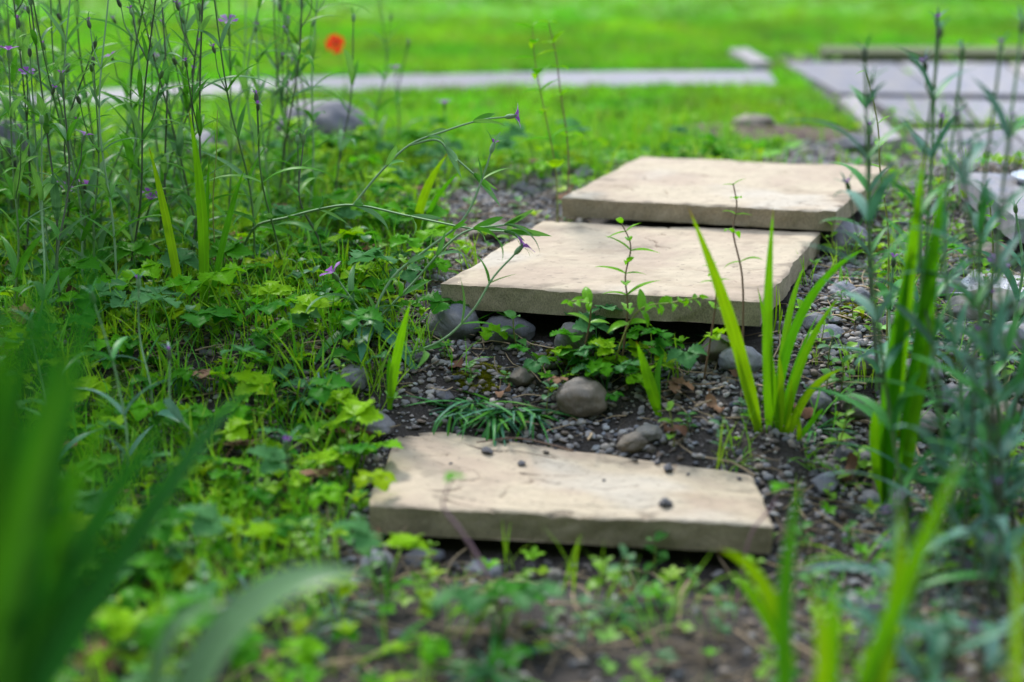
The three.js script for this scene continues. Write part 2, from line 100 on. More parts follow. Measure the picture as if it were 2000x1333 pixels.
const soilTex = tex(512, 512, (u, v, i, j) => {
  const n = tile(u, v, 9, 2.2, 4), g = grit[j * 512 + i], m = 0.75 + 0.5 * g;
  let c = mixc([0.013, 0.01, 0.008], [0.04, 0.03, 0.023], clamp(0.45 + n * 0.7));
  if (g > 0.95) c = [0.09, 0.085, 0.08];
  return c.map((x) => x * m);
});
const soilBump = tex(512, 512, (u, v, i, j) => { const n = 0.5 + 0.35 * tile(u, v, 16, 5.2, 4) + 0.25 * (grit[j * 512 + i] - 0.5); return [n, n, n]; }, false);
const stoneTex = tex(512, 512, (u, v, i, j) => {
  const n = tile(u, v, 4, 8.8, 4), f = tile(u, v, 30, 1.8, 3), g = grit[j * 512 + i], m = 0.86 + 0.28 * g + 0.22 * f;
  let c = mixc([0.78, 0.8, 0.84], [1.1, 1.0, 0.86], clamp(0.5 + 1.3 * n));
  if (f > 0.3) c = mixc(c, [0.5, 0.46, 0.4], 0.6);
  const vn = Math.abs(tile(u, v, 3, 4.1, 3)); if (vn < 0.02) c = mixc(c, [1.5, 1.5, 1.5], 0.6); if (g > 0.965) c = [0.35, 0.33, 0.3];
  return c.map((x) => x * m);
});
const leafTex = tex(64, 256, (u, v, i, j) => {           // u across, v along: pale midrib, fine veins, mottling
  const rib = Math.exp(-(((u - 0.5) / 0.045) ** 2)), vein = 0.5 + 0.5 * Math.sin(u * 70), n = 0.9 + 0.18 * tile(u, v, 8, 6.1, 3) + 0.06 * vein;
  return mixc([0.84 * n, 0.84 * n, 0.84 * n], [1, 1, 1], rib * 0.75);
});
const bladeTex = tex(64, 512, (u, v, i, j) => {          // parallel veins, pale midrib, dried ragged tip
  const rib = Math.exp(-(((u - 0.5) / 0.05) ** 2)), vein = Math.sin(u * 95) * 0.5 + Math.sin(u * 41 + 1) * 0.5, n = 0.84 + 0.1 * vein + 0.16 * fbm(u * 3, v * 9, 4.4, 3);
  let c = mixc([0.86 * n, 0.88 * n, 0.9 * n], [1, 1, 0.9], rib * 0.6);
  c = mixc(c, [0.95, 0.5, 1], sm(0.5, 0.75, fbm(u * 6, v * 30, 2.2, 3)) * 0.35);
  return mixc(c, [0.9, 0.3, 4], sm(0.94, 0.985, v + 0.03 * fbm(u * 9, v * 12, 7.1, 2)));
});
const netTex = tex(128, 128, (u, v) => {
  const rib = Math.exp(-(((u - 0.5) / 0.035) ** 2)), side = Math.abs(((v * 7 - Math.abs(u - 0.5) * 5) % 1 + 1) % 1 - 0.5) < 0.08 ? 1 : 0, n = 0.88 + 0.2 * tile(u, v, 7, 3.3, 3);
  return mixc([0.85 * n, 0.85 * n, 0.85 * n], [1, 1, 1], clamp(rib * 0.7 + side * 0.35));
});

// ---------------------------------------------------------------- materials
const lin = (r, g, b) => new THREE.Color().setRGB(r, g, b);
const leafMat = (c, map, { t = 0.4, coat = 0.3, cr = 0.4, sp = 0.2 } = {}) => new THREE.MeshPhysicalMaterial({ color: lin(...c), map, roughness: 1, transmission: t, thickness: 0, clearcoat: coat, clearcoatRoughness: cr, side: THREE.DoubleSide, specularIntensity: sp });
const rough = (c, o = {}) => new THREE.MeshStandardMaterial({ color: lin(...c), roughness: 0.9, ...o });
const M = {
  soil: new THREE.MeshStandardMaterial({ map: soilTex, bumpMap: soilBump, bumpScale: 0.006, roughness: 0.95 }),
  turf: rough([0.08, 0.25, 0.006]),
  blade: [[0.19, 0.5, 0.002], [0.1, 0.38, 0.003], [0.3, 0.56, 0.002]].map((c) => leafMat(c, bladeTex, { coat: 0.2, cr: 0.3, t: 0.45 })),
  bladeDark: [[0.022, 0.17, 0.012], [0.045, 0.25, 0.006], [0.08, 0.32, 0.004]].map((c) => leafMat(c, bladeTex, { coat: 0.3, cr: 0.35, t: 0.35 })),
  herb: [[0.27, 0.55, 0.002], [0.18, 0.5, 0.003], [0.07, 0.31, 0.006], [0.11, 0.42, 0.004], [0.33, 0.54, 0.002], [0.09, 0.28, 0.08], [0.045, 0.25, 0.01]].map((c) => leafMat(c, netTex, { t: 0.48, coat: 0.08, cr: 0.3, sp: 0.08 })),
  cockle: [[0.1, 0.32, 0.05], [0.08, 0.3, 0.015], [0.13, 0.3, 0.11], [0.16, 0.38, 0.06]].map((c) => leafMat(c, leafTex, { t: 0.38, coat: 0.15, cr: 0.35, sp: 0.1 })),
  cockleStem: [[0.08, 0.16, 0.04], [0.06, 0.08, 0.04], [0.16, 0.28, 0.12]].map((c) => rough(c, { roughness: 0.75 })),
  glauc: [[0.08, 0.26, 0.14], [0.06, 0.28, 0.05], [0.14, 0.3, 0.22]].map((c) => leafMat(c, leafTex, { t: 0.25, coat: 0.3 })),
  seedling: [[0.07, 0.25, 0.03], [0.16, 0.38, 0.006], [0.1, 0.26, 0.09]].map((c) => leafMat(c, netTex, { t: 0.35, coat: 0.3 })),
  waxy: leafMat([0.15, 0.33, 0.1], bladeTex, { coat: 0.8, cr: 0.3, t: 0.3 }),
  petal: leafMat([0.26, 0.08, 0.36], null, { t: 0.35, coat: 0 }), petalPale: leafMat([0.4, 0.22, 0.5], null, { t: 0.4, coat: 0 }),
  poppy: leafMat([0.85, 0.01, 0.012], null, { t: 0.35, coat: 0.05 }),
  dryLeaf: [[0.2, 0.1, 0.06], [0.3, 0.17, 0.1], [0.15, 0.085, 0.05]].map((c) => leafMat(c, netTex, { t: 0.15, coat: 0 })),
  twig: rough([0.16, 0.1, 0.07]), pink: rough([0.3, 0.16, 0.2], { roughness: 0.6 }), redStem: rough([0.16, 0.09, 0.05], { roughness: 0.7 }), herbStem: rough([0.2, 0.22, 0.04], { roughness: 0.7 }),
  cob: [[0.15, 0.15, 0.165], [0.105, 0.105, 0.12], [0.16, 0.155, 0.135], [0.155, 0.13, 0.1], [0.21, 0.215, 0.245]].map((c) => new THREE.MeshStandardMaterial({ color: lin(...c), map: stoneTex, bumpMap: soilBump, bumpScale: 0.0025, roughness: 0.7 })),
  concrete: [[0.24, 0.24, 0.27], [0.19, 0.19, 0.215], [0.28, 0.265, 0.275]].map((c) => { const t = stoneTex.clone(); t.repeat.set(2.2, 2.2); t.needsUpdate = true; return new THREE.MeshStandardMaterial({ color: lin(...c), map: t, roughness: 0.9 }); }),
  timber: rough([0.1, 0.12, 0.05], { map: stoneTex }),
};
// ---------------------------------------------------------------- geometry builders
const geo = (pos, idx, uv) => {
  const g = new THREE.BufferGeometry();
  g.setAttribute('position', new THREE.Float32BufferAttribute(pos, 3));
  g.setAttribute('uv', new THREE.Float32BufferAttribute(uv, 2));
  g.setIndex(idx); g.computeVertexNormals(); return g;
};
const lanceP = (t) => Math.max(0.02, Math.sin(Math.PI * Math.min(1, 0.06 + t * 0.94) ** 0.75) ** 0.9);
const strapP = (t) => Math.max(0.015, Math.min(1, 0.45 + t * 2.2) * (1 - Math.max(0, (t - 0.45) / 0.55) ** 1.8));
const ovalP = (t) => Math.max(0.02, Math.sin(Math.PI * t ** 0.85) ** 0.8);
const petalP = (t) => Math.max(0.08, 0.12 + t ** 1.3 * 0.95 - Math.max(0, (t - 0.82) / 0.18) ** 2 * 0.45);
// a thin leaf from the origin along +y that droops towards +z
function leafGeo(L, W, { bend = 0.7, fold = 0.25, n = 7, prof = lanceP, wave = 0, teeth = 0, ph = 0, stalk = 0 } = {}) {
  const pos = [], idx = [], uv = []; let y = stalk, z = 0;
  for (let i = 0; i <= n; i++) {
    const t = i / n, a = bend * t, w = W / 2 * prof(t) * (1 + teeth * (i % 2 ? 1 : -1)), c = Math.cos(a), s = Math.sin(a);
    if (i) { y += c * L / n; z += s * L / n; }
    const k = wave * W * Math.sin(t * 9 + ph), e = fold * w;
    pos.push(-w, y + s * (e + k), z - c * (e + k), 0, y, z, w, y + s * (e - k), z - c * (e - k)); uv.push(0, t, 0.5, t, 1, t);
    if (i) { const b = (i - 1) * 3; for (const q of [0, 1]) idx.push(b + q, b + q + 1, b + q + 3, b + q + 1, b + q + 4, b + q + 3); }
  }
  return geo(pos, idx, uv);
}
// tapering tube along points
function tube(pts, r0, r1, seg = 16, rad = 5) {
  const curve = new THREE.CatmullRomCurve3(pts), fr = curve.computeFrenetFrames(seg), pos = [], idx = [], uv = [];
  for (let i = 0; i <= seg; i++) {
    const p = curve.getPoint(i / seg), r = r0 + (r1 - r0) * i / seg;
    for (let j = 0; j <= rad; j++) { const a = j / rad * 2 * Math.PI, v = p.clone().addScaledVector(fr.normals[i], Math.cos(a) * r).addScaledVector(fr.binormals[i], Math.sin(a) * r); pos.push(v.x, v.y, v.z); uv.push(j / rad, i / seg); }
    if (i) for (let j = 0; j < rad; j++) { const a = (i - 1) * (rad + 1) + j, b = a + rad + 1; idx.push(a, b, a + 1, a + 1, b, b + 1); }
  }
  const g = geo(pos, idx, uv); g.userData.curve = curve; return g;
}
// strap blade through three points, its flat side turned by face
function strap(a, b, c, w, face, n = 14, fold = 0.3) {
  const ctrl = b.clone().multiplyScalar(2).addScaledVector(a, -0.5).addScaledVector(c, -0.5), cv = new THREE.QuadraticBezierCurve3(a, ctrl, c), pos = [], idx = [], uv = [];
  for (let i = 0; i <= n; i++) {
    const t = i / n, p = cv.getPoint(t), T = cv.getTangent(t), X = T.clone().cross(face).normalize(), Nn = X.clone().cross(T), h = w * 0.41 * strapP(t);
    for (const s of [-1, 0, 1]) { const v = p.clone().addScaledVector(X, s * h).addScaledVector(Nn, Math.abs(s) * h * fold); pos.push(v.x, v.y, v.z); uv.push(0.5 + s * 0.5, t); }
    if (i) { const k = (i - 1) * 3; for (const q of [0, 1]) idx.push(k + q, k + q + 3, k + q + 1, k + q + 1, k + q + 3, k + q + 4); }
  }
  return geo(pos, idx, uv);
}
function stoneGeo(detail, s, angular = 0) {
  let g = new THREE.IcosahedronGeometry(0.5, detail); g.deleteAttribute('normal'); const uvs = g.attributes.uv.array; for (let i = 0; i < uvs.length; i++) uvs[i] *= 1;
  const p = g.attributes.position, v = V();
  for (let i = 0; i < p.count; i++) {
    v.fromBufferAttribute(p, i).normalize();
    let r = 0.5 * (1 + 0.16 * fbm(v.x * 1.3 + s, v.y * 1.3, v.z * 1.3, 2) + (angular ? 0.05 : 0.028) * fbm(v.x * 5 + s, v.y * 5, v.z * 5, 2));
    if (angular) { for (let k = 0; k < 7; k++) { const a = k * 2.4 + s, n = V(Math.cos(a), Math.sin(k * 1.7 + s), Math.sin(a)).normalize(), d = v.dot(n); if (d > 0.55) r = Math.min(r, 0.36 / d); } }
    p.setXYZ(i, v.x * r, v.y * r, v.z * r);
  }
  const uv = g.attributes.uv.clone(); g.deleteAttribute('uv'); const m = mergeVertices(g, 1e-5); m.computeVertexNormals();
  const q = m.attributes.position, u2 = new Float32Array(q.count * 2);
  for (let i = 0; i < q.count; i++) { u2[i * 2] = q.getX(i) * 0.5 + q.getY(i) * 0.21 + s; u2[i * 2 + 1] = q.getZ(i) * 0.5 + q.getY(i) * 0.33; }
  m.setAttribute('uv', new THREE.BufferAttribute(u2, 2)); return m;
}
const basis = (Y, Z) => { const y = Y.clone().normalize(), x = y.clone().cross(Z).normalize(), z = x.clone().cross(y); return new THREE.Matrix4().makeBasis(x, y, z); };
const setFrame = (o, p, Y, Z, s = 1) => { o.position.copy(p); o.quaternion.setFromRotationMatrix(basis(Y, Z)); o.scale.setScalar(s); };

// ---------------------------------------------------------------- the ground
{
  const axis = (a, b, step, far) => { const o = []; for (let v = a; v <= b; v += step) o.push(v); for (let s = step, v = o[o.length - 1]; v < far; ) { s *= 1.35; v += s; o.push(v); } for (let s = step, v = a; v > -far; ) { s *= 1.35; v -= s; o.unshift(v); } return o; };
  const xs = axis(-1.35, 1.45, 0.011, 70), zs = axis(-4.3, -1.4, 0.011, 70), pos = [], uv = [], idx = [], w = xs.length;
  for (const z of zs) for (const x of xs) { pos.push(x, ground(x, z), z); uv.push(x * 1.7, z * 1.7); }
  for (let j = 0; j + 1 < zs.length; j++) for (let i = 0; i + 1 < w; i++) { const a = j * w + i; idx.push(a, a + w, a + 1, a + 1, a + w, a + w + 1); }
  top(solid(geo(pos, idx, uv), M.soil), 'ground', 'dark crumbly soil of the garden bed', 'soil', null, 'structure');
}
const lawnEdge = (x) => x > 0.95 ? -5.85 : -(3.9 + 0.3 * sm(0.66, 0.86, x) + 0.5 * sm(-0.3, -1.2, x) + 0.1 * fbm(x * 3, 0, 4.4, 3));
{
  const xs = [], ts = [0, 0.02, 0.06, 0.12, 0.2, 0.35, 0.6, 1]; for (let x = -60; x < -2; x += 4) xs.push(x); for (let x = -2; x < 3; x += 0.05) xs.push(x); for (let x = 3; x <= 60; x += 3) xs.push(x);
  const pos = [], uv = [], idx = [], w = xs.length;
  for (const t of ts) for (const x of xs) { const z0 = lawnEdge(x), z = z0 + (-65 - z0) * t * t; pos.push(x, (x > 0.95 || z < -4.4 ? 0.225 : ground(x, z)) + 0.006, z); uv.push(x, z); }
  for (let j = 0; j + 1 < ts.length; j++) for (let i = 0; i + 1 < w; i++) { const a = j * w + i; idx.push(a, a + 1, a + w, a + 1, a + w + 1, a + w); }
  top(solid(geo(pos, idx, uv), M.turf), 'lawn', 'bright green mown lawn behind the stepping slabs', 'lawn', null, 'structure');
}

{ // trodden bare patch in the lawn
  const pos = [], uv = [], idx = [], n = 40, rings = 6;
  for (let r = 0; r <= rings; r++) for (let k = 0; k <= n; k++) { const a = k / n * Math.PI * 2, q = r / rings * (1 + 0.35 * fbm(Math.cos(a) * 1.5, Math.sin(a) * 1.5, 3.3, 2)), x = 0.62 + 0.3 * q * Math.cos(a), z = -4.24 + 0.15 * q * Math.sin(a); pos.push(x, ground(x, z) + 0.007 + 0.016 * (1 - (r / rings) ** 2) + 0.01 * fbm(x * 14, z * 14, 2, 2) * (1 - r / rings), z); uv.push(x * 2, z * 2); if (r && k) { const c = r * (n + 1) + k, d = c - n - 1; idx.push(d - 1, d, c - 1, d, c, c - 1); } }
  top(solid(geo(pos, idx, uv), new THREE.MeshStandardMaterial({ map: soilTex, color: lin(3, 2.6, 2.3), roughness: 1 })), 'bare_patch', 'brown bare earth patch worn into the lawn behind the topmost slab', 'soil', null, 'structure');
}

// ---------------------------------------------------------------- sandstone slabs
const SL = [[[-0.217, -2.14], [0.377, -2.069], [0.375, -2.262], [-0.19, -2.474]], [[-0.126, -2.695], [0.431, -2.581], [0.624, -3.081], [0.064, -3.17]], [[0.105, -3.197], [0.65, -3.07], [0.86, -3.512], [0.301, -3.639]]];
function slabGeo(q, y, th, s, riven = 1, nu = 130, nv = 96) {
  const lu = Math.hypot(q[1][0] - q[0][0], q[1][1] - q[0][1]), lv = Math.hypot(q[3][0] - q[0][0], q[3][1] - q[0][1]);
  const P = (u, v) => [(q[0][0] * (1 - u) + q[1][0] * u) * (1 - v) + (q[3][0] * (1 - u) + q[2][0] * u) * v, (q[0][1] * (1 - u) + q[1][1] * u) * (1 - v) + (q[3][1] * (1 - u) + q[2][1] * u) * v];
  const pos = [], uv = [], idx = [], cx = P(0.5, 0.5), edgeN = (x, z, k) => fbm(x * 18 + s, z * 18, k, 3);
  const outline = (u, v) => { const [x, z] = P(u, v), e = Math.min(u * lu, v * lv, (1 - u) * lu, (1 - v) * lv), k = 1 - sm(0, 0.03, e), dx = x - cx[0], dz = z - cx[1], l = Math.hypot(dx, dz) || 1, n = (0.004 * edgeN(x, z, 1.3) + 0.006 * fbm(x * 5 + s, z * 5, 7, 2)) * k * riven; return [x + dx / l * n, z + dz / l * n, e, x, z]; };
  for (let j = 0; j <= nv; j++) for (let i = 0; i <= nu; i++) {
    const u = i / nu, v = j / nv, [x, z, e, x0, z0] = outline(u, v), b = rivenField(u * lu, v * lv, s);
    const chip = (1 - sm(0, 0.006, e)) * (0.0022 + 0.004 * Math.max(0, edgeN(x0, z0, 3.3)));
    pos.push(x, y + riven * (b.h - chip), z); uv.push(u, v);
    if (i && j) { const a = (j - 1) * (nu + 1) + i - 1, c = a + nu + 1; idx.push(a, a + 1, c, a + 1, c + 1, c); }
  }
  const topCount = idx.length, loop = [];
  for (let i = 0; i < nu; i++) loop.push(i); for (let j = 0; j < nv; j++) loop.push(j * (nu + 1) + nu);
  for (let i = nu; i > 0; i--) loop.push(nv * (nu + 1) + i); for (let j = nv; j > 0; j--) loop.push(j * (nu + 1));
  const m = loop.length, rows = 6; let start = pos.length / 3, run = 0;
  for (let r = 0; r <= rows; r++) { run = 0; for (let k = 0; k <= m; k++) {
    const a = loop[k % m] * 3, x = pos[a], z = pos[a + 2], ya = pos[a + 1], t = r / rows, yy = ya + (y - th - ya) * t, dx = x - cx[0], dz = z - cx[1], l = Math.hypot(dx, dz);
    const o = r ? riven * (0.0025 * fbm(x * 30, yy * 40 + s, z * 30, 3) - 0.002 * t) : 0;
    if (k) { const b = loop[(k - 1) % m] * 3; run += Math.hypot(pos[a] - pos[b], pos[a + 2] - pos[b + 2]); }
    pos.push(x + dx / l * o, yy, z + dz / l * o); uv.push(run * 2, yy * 2);
    if (r && k) { const c = start + r * (m + 1) + k, d = c - m - 1; idx.push(d - 1, c - 1, d, d, c - 1, c); }
  } }
  const b0 = pos.length / 3; for (const c of q) { pos.push(c[0] + (cx[0] - c[0]) * 0.012, y - th + 0.0004, c[1] + (cx[1] - c[1]) * 0.012); uv.push(0, 0); } idx.push(b0, b0 + 2, b0 + 1, b0, b0 + 3, b0 + 2);
  const g = geo(pos, idx, uv); g.addGroup(0, topCount, 0); g.addGroup(topCount, idx.length - topCount, 1); return [g, lu, lv];
}
function rivenField(a, b, s) {   // split bedding planes: terraces with sharp rims, in metres
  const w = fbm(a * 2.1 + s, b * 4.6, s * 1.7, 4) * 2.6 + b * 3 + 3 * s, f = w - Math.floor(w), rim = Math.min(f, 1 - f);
  const live = sm(-0.15, 0.15, fbm(a * 3 + 9, b * 3 + s, 2.1, 2));
  return { h: 0.0055 * (sm(0, 0.08, f) - 1) * live * 0.7 + 0.0034 * fbm(a * 5, b * 8 + s, 9.1, 3) + 0.0005 * fbm(a * 60, b * 60, s, 2), rim, live, w };
}
const sideTex = tex(512, 256, (u, v, i, j) => { const n = tile(u, v, 7, 1.2, 4), g = grit[(j * 512 + i) % 262144], k = 0.6 + 0.8 * g; return mixc([0.37, 0.3, 0.205], [0.25, 0.205, 0.135], clamp(0.5 + n * 1.1 + (g > 0.75 ? 0.35 : 0))).map((x) => x * k); });
const sideMat = new THREE.MeshStandardMaterial({ map: sideTex, bumpMap: soilBump, bumpScale: 0.002, roughness: 0.95 });
[[0.05, 0.046, 1.3, 'lowest cream sandstone stepping slab with loose pebbles lying on top'], [0.238, 0.047, 4.6, 'middle cream sandstone stepping slab propped on grey cobbles'], [0.283, 0.042, 8.2, 'topmost cream sandstone stepping slab in front of the lawn']].forEach(([y, th, s, label], k) => {
  const [g, lu, lv] = slabGeo(SL[k], y, th, s);
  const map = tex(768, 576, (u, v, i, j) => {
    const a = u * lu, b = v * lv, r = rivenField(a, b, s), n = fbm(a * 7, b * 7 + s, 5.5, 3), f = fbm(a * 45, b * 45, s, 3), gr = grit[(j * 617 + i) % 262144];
    let c = mixc([0.39, 0.32, 0.22], [0.33, 0.255, 0.18], clamp(0.5 + 1.4 * n));
    c = mixc(c, [0.39, 0.34, 0.265], sm(0.1, 0.5, fbm(a * 3 + 4, b * 3, s, 3)));
    c = mixc(c, [0.28, 0.215, 0.14], sm(0.25, 0.7, fbm(a * 6 + 8, b * 10, s + 2, 4)) * 0.6);
    if (r.rim < 0.028) c = mixc(c, [0.13, 0.085, 0.05], r.live * 0.8 * (1 - r.rim / 0.028));  // dark line along each step rim: its shadow painted in, plus rusty stain
    { const e = Math.min(a, b, lu - a, lv - b), dirt = fbm(a * 16, b * 16, s + 5, 4) - e * 9; if (dirt > -0.1) c = mixc(c, [0.15, 0.115, 0.075], 0.7 * sm(-0.1, 0.5, dirt)); const sp = fbm(a * 11 + 3, b * 11, s + 8, 4); if (sp > 0.5) c = mixc(c, [0.19, 0.15, 0.1], 0.4 * sm(0.5, 0.7, sp)); if (fbm(a * 90, b * 90, s, 2) > 0.62) c = mixc(c, [0.16, 0.13, 0.09], 0.5); }
    if (f > 0.62 && gr > 0.5) c = mixc(c, [0.24, 0.19, 0.14], 0.6);
    return c.map((x) => x * (0.9 + 0.12 * gr + 0.1 * f));
  });
  const b = tex(512, 384, (u, v, i, j) => { const n = 0.5 + 0.3 * fbm(u * lu * 60, v * lv * 60, s, 3) + 0.2 * (grit[(j * 531 + i) % 262144] - 0.5); return [n, n, n]; }, false);
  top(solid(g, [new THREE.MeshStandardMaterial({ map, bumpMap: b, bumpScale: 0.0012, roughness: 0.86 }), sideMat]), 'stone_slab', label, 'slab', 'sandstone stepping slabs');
});

// ---------------------------------------------------------------- paving beyond the lawn
const pavers = [];
function paver(name, [y, q], th, mat, label, category, group) {
  pavers.push(q);
  const [g] = slabGeo(q, y, th, y * 30 + q[0][0] * 7, 0.6, 40, 30);
  g.attributes.uv.array.forEach((v, i, a) => { a[i] = v * 0.7 + 0.3; });
  g.attributes.uv.needsUpdate = true; top(solid(g, [mat, mat]), name, label, category, group);
}
LAY.pav.edge.forEach((p, i) => paver('edging_slab', p, 0.05, M.concrete[i % 3], ['pale concrete edging slab in the lawn, next to the terrace corner', 'pale concrete edging slab in the middle of the strip across the lawn', 'pinkish concrete edging slab behind the tall stems', 'pale concrete edging slab at the far end from the terrace'][i], 'paving slab', 'edging slabs across the lawn'));
LAY.pav.terrace.forEach((p, i) => paver('paving_slab', p, 0.07, M.concrete[(i * 2 + 1) % 3], ['lilac grey paving slab by the timber edging, at the lawn corner', 'lilac grey paving slab by the timber edging, second from the lawn', 'wide lilac grey paving slab by the timber edging, third from the lawn', 'pale lichen speckled paving slab beside the kerb stone', 'pale lichen speckled paving slab, second from the kerb stone', 'wide lichen speckled paving slab, third from the kerb stone', 'broad smooth grey paving slab behind the raised plinth slab', 'broad grey paving slab behind the plinth slab, away from the kerb'][i], 'paving slab', 'grey terrace paving slabs'));
paver('plinth_slab', LAY.pav.plinth, 0.05, M.concrete[0], 'raised bluish grey slab carrying a pale shallow dish', 'slab');
LAY.pav.kerb.forEach((p, i) => paver('kerb_stone', p, 0.08, M.concrete[2], ['pale narrow kerb stone between lawn and terrace', 'short pale kerb stone leading from the edging strip to the far lawn'][i], 'kerb'));
paver('timber_edging', LAY.pav.timber, 0.09, M.timber, 'low mossy timber edging along the back of the terrace', 'edging');
{
  const t = tex(256, 256, (u, v) => { const w = fbm(u * 5, v * 5, 6.6, 3) * 5 + u * 9, f = Math.abs(w - Math.round(w)); return f < 0.14 ? [0.1, 0.1, 0.11] : [0.5, 0.5, 0.53]; });
  const [g] = slabGeo(LAY.plate[1], LAY.plate[0], 0.024, 2.2, 0.2, 30, 30);
  top(solid(g, [new THREE.MeshStandardMaterial({ map: t, roughness: 0.7 }), M.concrete[1]]), 'carved_plate', 'flat grey stone plate with pale swirling carved pattern resting on cobbles', 'plate');
  const pts = [[0, 0], [0.05, 0], [0.062, 0.012], [0.066, 0.016], [0.062, 0.017], [0.048, 0.006], [0, 0.005]].map(([x, y]) => new THREE.Vector2(x, y));
  const d = solid(new THREE.LatheGeometry(pts, 40), new THREE.MeshStandardMaterial({ color: lin(0.5, 0.55, 0.6), roughness: 0.35 }));
  d.position.set(LAY.dish[0] + 0.03, 0.301, LAY.dish[2] + 0.14);
  top(d, 'shallow_dish', 'pale bluish shallow dish lying on the raised grey slab', 'dish');
}

// ---------------------------------------------------------------- stones
const smooth = [0, 1, 2, 3, 4].map((k) => stoneGeo(8, k * 3.7 + 1)), rugged = [0, 1, 2].map((k) => stoneGeo(6, k * 5.1 + 2, 1));
const stoneAt = (o, x, z, w, h, d, yaw, sink = 0.18) => { o.scale.set(w, h, w * d); o.rotation.set(R(-0.12, 0.12), yaw, R(-0.12, 0.12)); o.position.set(x, ground(x, z) + h * (0.5 - sink), z); return o; };
const solidSpots = [];
LAY.cobbles.forEach(([x, z, w, h, d, tone, yaw, label], i) => { const zz = z - w * d * 0.22; solidSpots.push([x, zz, w * 0.5]); top(stoneAt(solid(label.includes('angular') || label.includes('blocky') || label.includes('slate') ? rugged[i % 3] : smooth[i % 5], M.cob[tone]), x, zz, w, h * 1.12, d, yaw, 0.2), 'cobble', label, 'stone', 'cobbles set around the stepping slabs'); });
LAY.rocks.forEach(([x, z, w, h, d, tone, yaw, label], i) => { const zz = z - w * d * 0.4; solidSpots.push([x, zz, w * 0.5]); top(stoneAt(solid(i % 2 ? rugged[i % 3] : smooth[i % 5], M.cob[tone]), x, zz, w, h * 1.1, d, yaw, 0.12), 'boulder', label, 'rock'); });
LAY.slabstones.forEach(([x, z, s], i) => { const o = solid(rugged[i % 3], M.cob[[1, 1, 3, 1][i % 4]]); const k = s * R(1, 1.7); o.scale.set(k, k * R(0.4, 0.6), k * R(0.6, 0.9)); o.rotation.y = R(0, 6); o.position.set(x, 0.05 + k * 0.18, z); top(o, 'pebble', 'tiny dark pebble lying on the lowest sandstone slab', 'pebble', 'pebbles on the lowest slab'); });
const onSlab = (x, z, g = 0) => SL.some((q) => inQuad(q, x, z, g));
const onPaver = (x, z, g = 0) => pavers.some((q) => inQuad(q, x, z, g));
const onStone = (x, z) => solidSpots.some(([a, b, r]) => (a - x) ** 2 + (b - z) ** 2 < r * r);
// how gravelly and how leafy the bed is at a place
const gravelly = (x, z) => clamp(0.45 * sm(2.0, 2.2, -z) + 0.08 + 0.9 * sm(0.3, 0.5, x) * (0.45 + 0.55 * sm(2.1, 2.35, -z)) + 0.5 * sm(-0.3, -0.1, x) * sm(2.3, 2.45, -z) - 0.25 * sm(-0.2, -0.5, x)) * (0.5 + 0.8 * clamp(0.5 + 1.3 * fbm(x * 5, z * 5, 2.7, 3)));
{
  let n = 0;
  for (let k = 0; k < 9000 && n < 280; k++) {
    const x = R(-0.85, 1.3), z = -R(1.75, 4.0), g = gravelly(x, z); if (rnd() > g * g * (x > 0.45 ? 1 : 0.5) || onSlab(x, z, 0.015) || onPaver(x, z, 0.02) || onStone(x, z)) continue;
    const s = 0.016 + 0.05 * rnd() ** 2.4, o = stoneAt(solid(rnd() < 0.4 ? smooth[n % 5] : rugged[n % 3], M.cob[n % 5]), x, z, s, s * R(0.35, 0.7), R(0.6, 1), R(0, 6), 0.24);
    top(o, 'pebble', 'small grey pebble lying loose in the gravel of the bed', 'pebble', 'pebbles in the gravel'); n++;
  }
}
function scatter(name, label, category, g, m, n, place) {
  const o = new THREE.InstancedMesh(g, m, n), mt = new THREE.Matrix4(), q = new THREE.Quaternion(), e = new THREE.Euler(), c = new THREE.Color(); let k = 0;
  for (let t = 0; t < n * 30 && k < n; t++) { const r = place(); if (!r) continue; q.setFromEuler(e.set(...r.rot)); mt.compose(V(...r.p), q, V(...r.s)); o.setMatrixAt(k, mt); o.setColorAt(k, c.setRGB(...r.c)); k++; }
  o.count = k; o.castShadow = o.receiveShadow = true; return top(o, name, label, category, null, 'stuff');
}
const gravelMat = rough([1, 1, 1], { map: stoneTex, roughness: 0.8 });
[stoneGeo(2, 5.5), stoneGeo(2, 8.1, 1)].forEach((g, i) => scatter('gravel', ['fine rounded grey gravel spread over the soil', 'fine angular gravel chips spread over the soil'][i], 'gravel', g, gravelMat, 25000, () => {
  const far = rnd() < 0.1, x = far ? R(0.95, 2.3) : R(-1.1, 1.4), z = far ? -R(3.4, 5.8) : -R(1.55, 4.2); if (rnd() > gravelly(x, z) || (onSlab(x, z, 0) && !(inQuad(SL[0], x, z) && ground(x, z) > 0.052)) || onPaver(x, z) || z < lawnEdge(x) - 0.03) return null;
  const s = 0.0045 + 0.014 * rnd() ** 2.2, v = 0.07 + 0.26 * rnd() ** 1.4, w = R(-0.012, 0.035); return { p: [x, ground(x, z) + s * 0.18, z], rot: [R(-0.4, 0.4), R(0, 6), R(-0.4, 0.4)], s: [s, s * R(0.3, 0.75), s * R(0.55, 1)], c: [v + w, v, v - w + 0.01] };
}));
